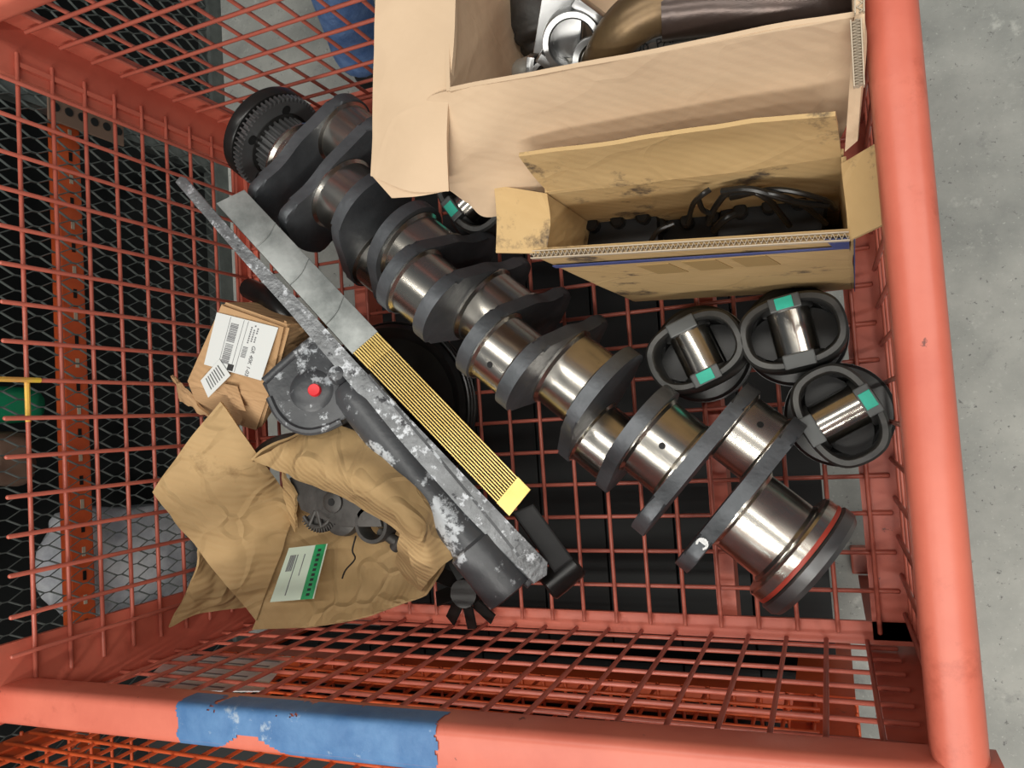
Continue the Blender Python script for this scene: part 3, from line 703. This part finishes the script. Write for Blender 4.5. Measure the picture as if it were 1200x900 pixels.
sheet('flap', [[at(295, 539, .20), at(325, 520, .19), at(360, 505, .185)], [at(300, 545, .17), at(330, 530, .165), at(362, 515, .165)]], ct, tb, .004, 16, 6, .003, 20, 6)
sheet('side_panel', [[at(468, 625, .19), at(486, 640, .19), at(493, 660, .17)], [at(462, 660, .12), at(478, 682, .12), at(494, 694, .14)]], ct, tb, .004, 14, 12, .003, 20, 8)
sheet('side_panel', [[at(330, 552, .18), at(346, 580, .17)], [at(338, 610, .12), at(346, 625, .12)]], ct, tb, .004, 8, 8, .003, 20, 11, ragged=.004)
sheet('side_panel', [[at(395, 500, .18), at(440, 520, .17), at(500, 590, .13)], [at(380, 560, .06), at(450, 600, .06), at(520, 660, .10)]], ct, tb, .004, 20, 12, .004, 20, 12)
# pouch label
GQ = [at(343, 643, .122), at(388, 638, .116), at(372, 702, .136), at(321, 706, .146)]
gn = (GQ[1] - GQ[0]).cross(GQ[3] - GQ[0]).normalized(); gn = gn if gn.z > 0 else -gn
GQ = [p + gn * .010 for p in GQ]
def gq(u, v, h=0): return GQ[0].lerp(GQ[1], u).lerp(GQ[3].lerp(GQ[2], u), v) + gn * h
def gquad(nm, u0, u1, v0, v1, m, parent, h): bm = bmesh.new(); prism(bm, [gq(u0, v0, h), gq(u1, v0, h), gq(u1, v1, h), gq(u0, v1, h)], -gn * .0005); return obj(nm, bm, m, parent)
gl = gquad('packing_slip', 0, 1, 0, 1, M['labelgreen'], tb, 0); tag(gl, 'pale green-edged packing slip')
gb = gquad('green_band', .70, .97, 0, 1, M['green'], gl, .0006)
for u, v0, v1 in ((.30, .15, .9), (.48, .15, .55)): gquad('ruled_line', u, u + .02, v0, v1, M['ink'], gl, .0006)
for k in range(4): gquad('small_print', .12 + .04 * k, .145 + .04 * k, .15, .45, M['ink'], gl, .0006)
for k in range(10): gquad('band_print', .80, .88, .08 + .09 * k, .13 + .09 * k, M['shelfdark'], gb, .0009)
bm = bmesh.new(); tube(bm, [at(417, 628, .100), at(413, 645, .103), at(416, 655, .106), at(405, 668, .110), at(401, 678, .112)], .0014, n=6, seg=16); tag(obj('tear', bm, M['hole'], tb, smooth=True), 'dark jagged tear')
# gear casting in the carton
gc = root('gear_casting', 'oily grey gear casting with toothed sector and ring inside the torn carton', 'engine part', at(410, 600, .08))
CZ = .165
bm = bmesh.new(); prism(bm, [at(x, y, CZ) for x, y in ((338, 560), (362, 556), (400, 575), (440, 590), (448, 618), (400, 618), (372, 606), (352, 598))], V((0, 0, -.03)), .004); obj('plate', bm, M['gearbox'], gc, smooth=True, angle=35)
def disc(nm, x, y, z, prof, m, par, n=32, tilt=(0, 0, 1)):
    bm = bmesh.new(); lathe(bm, prof, frame(at(x, y, z), V(tilt)), n=n, caps=False); return obj(nm, bm, m, par, smooth=True, angle=35)
disc('boss', 391, 588, CZ, [(.0, .006), (.012, .006), (.016, .004), (.018, -.02)], M['gearbox'], gc)
disc('bolt_hole', 391, 588, CZ + .0005, [(.0, .0065), (.0055, .0066), (.0055, .005)], M['hole'], gc)
disc('round_housing', 398, 604, CZ - .012, [(.0, .004), (.022, .004), (.030, .0), (.033, -.012)], M['gearbox'], gc)
disc('ring', 438, 614, CZ - .008, [(.020, -.02), (.020, .004), (.022, .008), (.027, .008), (.0285, .003), (.0285, -.02)], M['gearbox'], gc, 40)
disc('bearing', 443, 606, CZ - .006, [(.0, .0), (.014, .0), (.017, -.006)], M['pipe'], gc)
cs = at(370, 596, CZ); bm = bmesh.new(); pts = []
for i in range(16):
    for f_, rr_ in ((0, .030), (.3, .037), (.5, .037), (.8, .030)):
        a = math.radians(-150 + (i + f_) * 8); pts.append(cs + V((rr_ * math.cos(a), rr_ * math.sin(a), -.006)))
for a in (-22, -150): pts.append(cs + V((.010 * math.cos(math.radians(a)), .010 * math.sin(math.radians(a)), -.006)))
prism(bm, pts, V((0, 0, -.010)), 0); obj('toothed_sector', bm, M['gearbox'], gc)
bm = bmesh.new(); tube(bm, [cs + V((.027 * math.cos(math.radians(a)), .027 * math.sin(math.radians(a)), -.003)) for a in range(-155, -15, 15)], .0032, n=8, seg=24); obj('sector_rim', bm, M['gearbox'], gc, smooth=True)
for a in (-120, -75, -30):
    bm = bmesh.new(); tube(bm, [cs + V((.004 * math.cos(math.radians(a)), .004 * math.sin(math.radians(a)), -.002)), cs + V((.028 * math.cos(math.radians(a)), .028 * math.sin(math.radians(a)), -.002))], .003, n=8, seg=4); obj('sector_spoke', bm, M['gearbox'], gc, smooth=True)
bm = bmesh.new(); tube(bm, [at(446, 622, CZ - .02), at(460, 632, CZ - .018), at(472, 640, CZ - .02)], .008, n=12, seg=10); obj('arm', bm, M['gearbox'], gc, smooth=True)
bm = bmesh.new(); lathe(bm, [(.008, 0), (.008, .018), (.006, .02)], frame(at(462, 642, CZ - .02), at(474, 630, CZ - .016) - at(462, 642, CZ - .02)), n=20); obj('arm_end', bm, M['gearbox'], gc, smooth=True, angle=35)

# ---------------------------------------------------------------- cartons at the top right
def panel(name, pts, m, parent, th=.004, cr_=.002, seed=0, nu=16, nv=12, linear=False):
    """a board through four corners given clockwise from top left"""
    return sheet(name, [[pts[0], pts[1]], [pts[3], pts[2]]], m, parent, th, nu, nv, cr_, 9, seed, linear)
def fluting(name, a, b, side, th, m, parent, n=70, wave=.0016):
    """exposed corrugation along an edge a-b: two liners and the wavy layer between them"""
    bm = bmesh.new(); d = (b - a) / n; up = V((0, 0, 1)); s = side.normalized()
    for k in range(n * 4):
        t0, t1 = k / 4, (k + 1) / 4; y0 = math.sin(t0 * 2 * PI) * (th / 2 - .0006); y1 = math.sin(t1 * 2 * PI) * (th / 2 - .0006)
        p, q = a + d * t0 + s * y0, a + d * t1 + s * y1
        vs = [bm.verts.new(p - s * .0004), bm.verts.new(q - s * .0004), bm.verts.new(q + s * .0004), bm.verts.new(p + s * .0004)]
        vd = [bm.verts.new(v.co - up * .006) for v in vs]
        bm.faces.new(vs); bm.faces.new((vs[0], vs[1], vd[1], vd[0])); bm.faces.new((vs[3], vs[2], vd[2], vd[3]))
    for o_ in (-1, 1):
        vs = [a + s * o_ * th / 2, b + s * o_ * th / 2, b + s * o_ * (th / 2 + .0009), a + s * o_ * (th / 2 + .0009)]
        prism(bm, vs, V((0, 0, -.006)))
    o = obj(name, bm, m, parent); o['kind'] = 'stuff'; return o
cb = M['card_big']; ZB = .49
FL, FR = at(527, 106, ZB), at(1000, 20, ZB)
bgb = root('cardboard_box', 'large pale cardboard box at the top, its wide flaps folded outward', 'box', ((FL + FR) / 2).to_tuple()[:2] + (.26,))
bdir = (FR - FL).normalized(); bback = V((-bdir.y, bdir.x, 0)); DP = .33; ZL = .27
KL, KR = FL + bback * DP, FR + bback * DP
def dn(p, z): return V((p.x, p.y, z))
panel('wall', [FL, FR, dn(FR, ZL), dn(FL, ZL)], cb, bgb, seed=1)
panel('wall', [KL, KR, dn(KR, ZL), dn(KL, ZL)], cb, bgb, seed=2)
panel('wall', [KL, FL, dn(FL, ZL), dn(KL, ZL)], cb, bgb, seed=3)
panel('wall', [KR, FR, dn(FR, ZL), dn(KR, ZL)], cb, bgb, seed=4)
panel('bottom', [dn(KL, ZL), dn(KR, ZL), dn(FR, ZL), dn(FL, ZL)], cb, bgb, seed=4)
# near flap, bent down and outward; slightly curved with a crushed left end
sheet('flap', [[at(494, 122, .478), at(511, 110, .486), FL.lerp(FR, .08), FL.lerp(FR, .3), FL.lerp(FR, .6), FR],
               [at(503, 165, .452), at(520, 160, .460), at(560, 165, .452), at(650, 137, .443), at(820, 108, .44), at(1000, 72, .44)],
               [at(513, 205, .43), at(535, 206, .43), at(575, 205, .41), at(675, 190, .388), at(830, 165, .38), at(995, 136, .38)],
               [at(526, 223, .41), at(548, 238, .395), at(580, 254, .37), at(680, 212, .345), at(835, 186, .335), at(985, 163, .335)]], cb, bgb, .0045, 60, 36, .0015, 14, 6)
tag(bgb.children[-1], 'near flap folded down towards the small carton')
# left flap, lying out flat
sheet('flap', [[at(440, -40, .50), at(474, -40, .498), at(535, -40, .49)], [at(438, 60, .485), at(480, 60, .487), at(531, 60, .49)], [at(436, 150, .472), at(480, 150, .475), at(524, 148, .474)], [at(435, 206, .462), at(480, 224, .464), at(526, 224, .452)]], cb, bgb, .0045, 24, 40, .0015, 12, 8)
tag(bgb.children[-1], 'left flap lying out flat')
sheet('flap', [[at(435, 205, .4618), at(478, 205, .466), at(524, 200, .458)], [at(459, 232, .458), at(490, 230, .458), at(526, 223.5, .452)]], cb, bgb, .0045, 10, 5, .0, 12, 8)
# right wall: exposed corrugation and the flap standing against the wires
fluting('corrugated_edge', FR + V((.004, 0, .006)) + bdir * 0, KR + V((.004, 0, .006)), bdir, .005, M['cardedge'], bgb, 60)
sheet('flap', [[at(1007, -30, .49), at(1013, -30, .492)], [at(1001, 22, .49), at(1013, 40, .485)], [at(990, 178, .40), at(1005, 165, .41)]], cb, bgb, .004, 4, 20, .0005, 10, 3)
fluting('corrugated_edge', at(1003, 22, .497), at(1007, 100, .468), bdir, .006, M['cardedge'], bgb, 22)
# contents
ZC = .43
def conrod(label, cx, cy, z, r, ang, tilt):
    t = root('connecting_rod', label, 'engine part', at(cx, cy, z))
    F_ = frame(at(cx, cy, z), V(tilt))
    bm = bmesh.new(); lathe(bm, [(r * .74, -.014), (r * .74, .014), (r * .80, .016), (r * .97, .016), (r, .013), (r, -.013), (r * .97, -.016), (r * .8, -.016), (r * .74, -.014)], F_, n=48, caps=False); obj('big_end', bm, M['rodsteel'], t, smooth=True, angle=35)
    for s in (-1, 1):
        bm = bmesh.new(); a = math.radians(ang)
        d = V((math.cos(a), math.sin(a), 0)); q = V((-d.y, d.x, 0))
        pts = [F_ @ (d * (-.018) + q * s * r * .86), F_ @ (d * (-.018) + q * s * r * 1.22), F_ @ (d * .018 + q * s * r * 1.22), F_ @ (d * .018 + q * s * r * .86)]
        prism(bm, [p - F_.to_3x3() @ V((0, 0, .012)) for p in pts], F_.to_3x3() @ V((0, 0, .024)), .003); obj('bolt_boss', bm, M['rodsteel'], t, smooth=True, angle=35)
    bm = bmesh.new(); a = math.radians(ang); d = V((math.cos(a), math.sin(a), 0)); q = V((-d.y, d.x, 0)); pts = [d * r * .92 + q * .022, d * .15 + q * .013, d * .15 - q * .013, d * r * .92 - q * .022]
    prism(bm, [F_ @ (p - V((0, 0, .009))) for p in pts], F_.to_3x3() @ V((0, 0, .018)), .003); obj('shank', bm, M['rodsteel'], t, smooth=True, angle=35)
conrod('connecting rod with its bright open big end standing up in the large box', 671, 46, .45, .0265, -60, (.15, -.62, .75))
conrod('connecting rod lying low against the left wall of the large box', 650, 92, .425, .022, 60, (.1, -.5, .8))
bm = bmesh.new(); lathe(bm, [(.011, 0), (.014, .004), (.0145, .012), (.0145, .085), (.012, .09)], frame(at(606, 88, .415), at(690, 66, .425) - at(606, 86, .415)), n=28)
tag(obj('machined_sleeve', bm, M['castalu'], smooth=True, angle=35), 'dull metal sleeve lying in the left corner of the large box', 'engine part')
pi_ = root('exhaust_pipe', 'brown heat-stained bent pipe lying across the contents of the large box', 'pipe', at(800, 20, .42))
bm = bmesh.new(); tube(bm, [at(697, 90, .43), at(711, 62, .455), at(731, 34, .472), at(762, 12, .475), at(805, 2, .465)], .0195, n=24, seg=40, taper=(.86, 1.2)); obj('bend', bm, M['pipe'], pi_, smooth=True)
bm = bmesh.new(); tube(bm, [at(775, 12, .47), at(840, 4, .462), at(910, 4, .455), at(965, 10, .44), at(995, 25, .42)], .026, n=24, seg=40, taper=(.95, 1.1)); obj('dark_length', bm, M['pipedark'], pi_, smooth=True)
bm = bmesh.new(); lathe(bm, [(.015, -.002), (.015, .004), (.020, .006), (.022, .003), (.022, -.003)], frame(at(698, 72, .452), V((-.1, -.3, 1))), n=30, caps=False); tag(obj('washer', bm, M['rodsteel'], smooth=True, angle=35), 'bright steel washer at the end of the bent pipe', 'washer')
ml = obj('machined_cover', prism(bmesh.new(), [at(738, 66, .452), at(762, 48, .45), at(835, 36, .45), at(868, 40, .45), at(850, 62, .452), at(740, 84, .452)], V((0, 0, -.05)), .005), M['castalu'], smooth=True, angle=35)
tag(ml, 'cast aluminium cover with stamped marks, partly below the brown pipe', 'engine part')
text('-20  PARK', .011, at(742, 66, .4523), V((1, .1, 0)), V((0, 0, 1)), M['inkblack'], ml)
lc = obj('curved_clip', tube(bmesh.new(), [at(826, 48, .44), at(834, 40, .455), at(843, 33, .46)], .0035, n=8, seg=10), M['rodsteel'], smooth=True); tag(lc, 'small bright curved clip beside the dark pipe in the large box', 'clip')
ph = root('flange_disc', 'grey round flange disc at the right end of the large box', 'engine part', at(880, 40, .40))
bm = bmesh.new(); lathe(bm, [(.02, 0), (.04, .0), (.042, .004), (.042, .012), (.038, .015), (.02, .015)], frame(at(885, 45, .415), V((0, -.2, 1))), n=40); obj('disc', bm, M['castalu'], ph, smooth=True, angle=35)
# other dark contents filling the bottom of the large box
for k, (x, y, z, s) in enumerate([(640, 30, .30, .045), (760, 70, .34, .05), (880, 30, .37, .06), (950, 30, .36, .05)]):
    c = at(x, y, z); lump('dark_casting', c, (s, s * .8, .045), M['gearbox'], ['dark casting under the open rod end, deep in the large box', 'dark casting under the bent pipe elbow', 'dark casting under the long dark pipe', 'dark casting in the right corner of the large box'][k], 'engine part', k * 3 + 1, .35)

# small carton
cs_ = M['card_small']; ZS = .375
a_, b_ = at(623, 298, ZS), at(995, 276, ZS); c_, d_ = at(986, 184, ZS), at(643, 228, ZS)
sb = root('carton', 'stained tan open carton with a blue line, holding black wiring', 'box', ((a_ + c_) / 2).to_tuple()[:2] + (0,))
ZF_ = .006
g1, g2 = dn(at(740, 351, ZF_ + .02), ZF_), dn(at(998, 336, ZF_ + .02), ZF_)
g3, g4 = dn(c_, ZF_), dn(d_, ZF_)
g4 = V((g1.x + (d_.x - a_.x) * .6, d_.y, ZF_))
nw = sheet('wall', [[a_, b_], [g1, g2]], cs_, sb, .006, 24, 20, .0, 8, 1); tag(nw, 'near wall with blue printed line')
sheet('wall', [[d_ + V((-.003, .002, .003)), c_ + V((.002, .002, .003))], [g4, g3]], cs_, sb, .004, 16, 16, .0, 8, 2)
sheet('wall', [[d_, a_], [g4, g1]], cs_, sb, .004, 12, 16, .002, 8, 3)
sheet('wall', [[c_, b_], [g3, g2]], cs_, sb, .004, 12, 16, .002, 8, 4)
sheet('bottom', [[g4, g3], [g1, g2]], cs_, sb, .004, 6, 6, 0, 8, 4)
fluting('corrugated_edge', a_ + V((0, -.001, .0045)), b_ + V((0, -.001, .0045)), V((0, 1, 0)), .0062, M['cardedge'], sb, 62)
# printed blue line, corner patch and faint blocks on the near wall
wn = (b_ - a_).cross(g1 - a_).normalized(); wn = wn if wn.y < 0 else -wn
def wq(u, v, h=.0025): return a_.lerp(b_, u).lerp(g1.lerp(g2, u), v) + wn * h
def wquad(nm, pts, m, h): 
    bm = bmesh.new(); prism(bm, [wq(u, v, h) for u, v in pts], -wn * .0012); return obj(nm, bm, m, nw)
wquad('blue_line', [(.0, .15), (1, .115), (1, .135), (.0, .18)], M['bluetape'], .003)
wquad('blue_patch', [(.935, .0), (1.0, .0), (1, .115), (.955, .115)], M['bluetape'], .003)
for k in range(3): wquad('printed_block', [(.28 + .17 * k, .25 - .02 * k), (.40 + .17 * k, .24 - .02 * k), (.43 + .17 * k, .40 - .02 * k), (.31 + .17 * k, .41 - .02 * k)], M['print'], .0008)
bm = bmesh.new(); prism(bm, [b_ + V((.0035, -.004, 0)), g2 + V((.0035, -.004, 0)), g2 + V((.0035, .012, 0)), b_ + V((.0035, .012, 0))], V((.001, 0, 0))); obj('blue_edge', bm, M['bluetape'], sb)
# flaps
sheet('flap', [[at(579, 217, .395), at(641, 227, ZS)], [at(582, 257, .393), at(645, 260, ZS + .001)], [at(581, 296, .392), at(640, 297, ZS)]], cs_, sb, .004, 16, 16, .002, 10, 5)
tag(sb.children[-1], 'left flap')
sheet('flap', [[at(608, 182, .45), at(720, 169, .452), at(850, 149, .453), at(979, 135, .453)], [at(624, 205, .414), at(725, 190, .415), at(855, 168, .416), at(983, 160, .414)], [d_ + V((0, 0, -.002)), d_.lerp(c_, .3) + V((0, 0, -.002)), d_.lerp(c_, .65) + V((0, 0, -.002)), c_ + V((0, 0, -.002))]], cs_, sb, .004, 44, 18, .0016, 12, 7)
tag(sb.children[-1], 'far flap with oil stains')
sheet('flap', [[at(985, 192, ZS + .002), at(1031, 165, .405)], [at(990, 240, ZS), at(1036, 215, .402)], [at(993, 282, ZS), at(1041, 260, .40)]], cs_, sb, .004, 16, 16, .002, 10, 8)
tag(sb.children[-1], 'right flap over the wire wall')
# wiring and black parts in the carton
cen = (a_ + b_ + c_ + d_) / 4
hn = root('wiring_harness', 'tangle of thin black cables in the right half of the small carton', 'cable', (cen.x + .05, cen.y, .2))
def cable(pts, r=.0028): 
    bm = bmesh.new(); tube(bm, [at(*p) for p in pts], r, n=8, seg=28); return obj('cable', bm, M['black'], hn, smooth=True)
cable([(806, 262, .30), (812, 240, .33), (822, 229, .35), (832, 222, .35)])
cable([(818, 232, .34), (823, 245, .32), (832, 250, .31)])
cable([(830, 262, .29), (840, 240, .32), (860, 222, .34), (895, 230, .34), (925, 264, .27)], .0034)
cable([(846, 224, .34), (880, 222, .35), (930, 236, .33), (970, 240, .31)], .0034)
cable([(850, 228, .33), (900, 226, .345), (940, 240, .32), (968, 262, .27)])
cable([(856, 232, .32), (910, 222, .34), (965, 234, .32), (978, 244, .28)])
cable([(762, 284, .28), (772, 270, .29), (790, 262, .29)])
cable([(836, 270, .27), (848, 258, .29), (862, 250, .29)], .004)
for k, (nm, p, s, lab) in enumerate([('control_module', (905, 262, .20), (.055, .035, .03), 'black control module under the cable tangle in the small carton'),
                                     ('black_casting', (735, 278, .20), (.045, .032, .035), 'black part in the left half of the small carton'),
                                     ('black_casting', (812, 278, .18), (.04, .035, .03), 'black part in the middle of the small carton')]):
    c = at(*p); t = root(nm, lab, 'engine part', (c.x, c.y, c.z - s[2]))
    bm = B(c - V(s), c + V(s), bevel=.008); bmesh.ops.rotate(bm, cent=c, matrix=Matrix.Rotation(.2 * (k - 1), 3, 'Z'), verts=bm.verts); obj('body', bm, M['dark'], t, smooth=True, angle=35)
    for q in range(3):
        bm = bmesh.new(); lathe(bm, [(.008, 0), (.008, .012), (.006, .014)], Matrix.Translation(c + V((-.03 + .03 * q, .01, s[2]))), n=18); obj('connector', bm, M['black'], t, smooth=True, angle=35)
    bm = bmesh.new(); box(bm, c + V((-s[0] * .9, -s[1] * .9, -c.z + .012)), c + V((s[0] * .9, s[1] * .9, -s[2]))); obj('lower_body', bm, M['dark'], t)

# ---------------------------------------------------------------- the person standing behind
fk = at(412, 80, GZ + .08)
per = root('person', 'person in blue jeans and dark boots crouching behind the far mesh side', 'person', (fk.x, fk.y, GZ))
def skin_body(name, verts, edges, m, parent, rootv=0, lev=2):
    me = bpy.data.meshes.new(name); me.from_pydata([v[0] for v in verts], edges, []); me.materials.append(m)
    o = bpy.data.objects.new(name, me); link(o); md = o.modifiers.new('skin', 'SKIN'); md.use_smooth_shade = True
    for i, v in enumerate(verts):
        r = v[1]; me.skin_vertices[0].data[i].radius = (r, r) if not isinstance(r, tuple) else r
        me.skin_vertices[0].data[i].use_root = (i == rootv)
    s = o.modifiers.new('sub', 'SUBSURF'); s.levels = lev; s.render_levels = lev
    o.parent = parent; o.matrix_parent_inverse = Matrix.Translation(parent.location).inverted()
    return o
fk = at(430, 92, GZ + .08); fx, fy = fk.x, fk.y
hipc = V((fx + .28, fy + .38, GZ + .42))
body = [((hipc), .13), (hipc + V((0, -.03, .20)), .13), (hipc + V((0, -.08, .40)), .16), (hipc + V((0, -.10, .51)), .07), (hipc + V((0, -.12, .58)), .06),
        (hipc + V((-.19, -.09, .43)), .06), (hipc + V((-.14, -.26, .22)), .045), (hipc + V((.10, -.44, .16)), .035),
        (hipc + V((.19, -.09, .43)), .06), (hipc + V((.24, -.24, .20)), .045), (hipc + V((.24, -.44, .16)), .035)]
skin_body('shirt', body, [(0, 1), (1, 2), (2, 3), (3, 4), (2, 5), (5, 6), (6, 7), (2, 8), (8, 9), (9, 10)], M['shirt'], per)
legs = [(hipc + V((0, 0, .02)), .125), (hipc + V((-.08, -.06, .0)), .095), (V((fx + .19, fy + .08, GZ + .52)), .070), (V((fx + .05, fy + .03, GZ + .20)), .062), (V((fx + .01, fy + .01, GZ + .11)), .064),
        (hipc + V((.08, -.06, .0)), .095), (V((fx + .42, fy + .05, GZ + .52)), .070), (V((fx + .40, fy + .04, GZ + .20)), .062), (V((fx + .40, fy + .03, GZ + .11)), .064)]
skin_body('jeans', legs, [(0, 1), (1, 2), (2, 3), (3, 4), (0, 5), (5, 6), (6, 7), (7, 8)], M['denim'], per)
for sx, sy in ((fx, fy), (fx + .40, fy + .02)):
    skin_body('boot', [(V((sx, sy + .02, GZ + .10)), .045), (V((sx, sy + .03, GZ + .045)), .045), (V((sx, sy - .07, GZ + .04)), .042), (V((sx - .005, sy - .16, GZ + .035)), .034)], [(0, 1), (1, 2), (2, 3)], M['shoe'], per, 0, 2)
bm = bmesh.new(); bmesh.ops.create_uvsphere(bm, u_segments=24, v_segments=16, radius=1)
hc = hipc + V((0, -.14, .68))
for v in bm.verts: v.co = hc + V((v.co.x * .075, v.co.y * .095 - (.012 if abs(v.co.x) < .15 and v.co.y < -.9 and abs(v.co.z) < .2 else 0), v.co.z * .115))
obj('head', bm, M['skin'], per, smooth=True, angle=80)
bm = bmesh.new(); bmesh.ops.create_uvsphere(bm, u_segments=24, v_segments=16, radius=1)
for v in bm.verts: v.co = hc + V((v.co.x * .082, v.co.y * .098 + .014, v.co.z * .10 + .028))
obj('hair', bm, M['hair'], per, smooth=True, angle=80)
for s, sx in ((-1, .10), (1, .24)):
    wr = hipc + V((sx, -.44, .16))
    skin_body('hand', [(wr, .026), (wr + V((0, -.05, -.05)), (.034, .016)), (wr + V((-s * .02, -.08, -.09)), .009), (wr + V((-s * .02, -.085, -.13)), .008),
        (wr + V((0, -.085, -.095)), .009), (wr + V((0, -.09, -.14)), .008), (wr + V((s * .018, -.08, -.09)), .009), (wr + V((s * .018, -.085, -.13)), .008),
        (wr + V((s * .034, -.07, -.085)), .008), (wr + V((s * .034, -.075, -.115)), .007), (wr + V((-s * .04, -.06, -.05)), .010), (wr + V((-s * .05, -.08, -.08)), .009)],
        [(0, 1), (1, 2), (2, 3), (1, 4), (4, 5), (1, 6), (6, 7), (1, 8), (8, 9), (1, 10), (10, 11)], M['skin'], per, 0, 1)
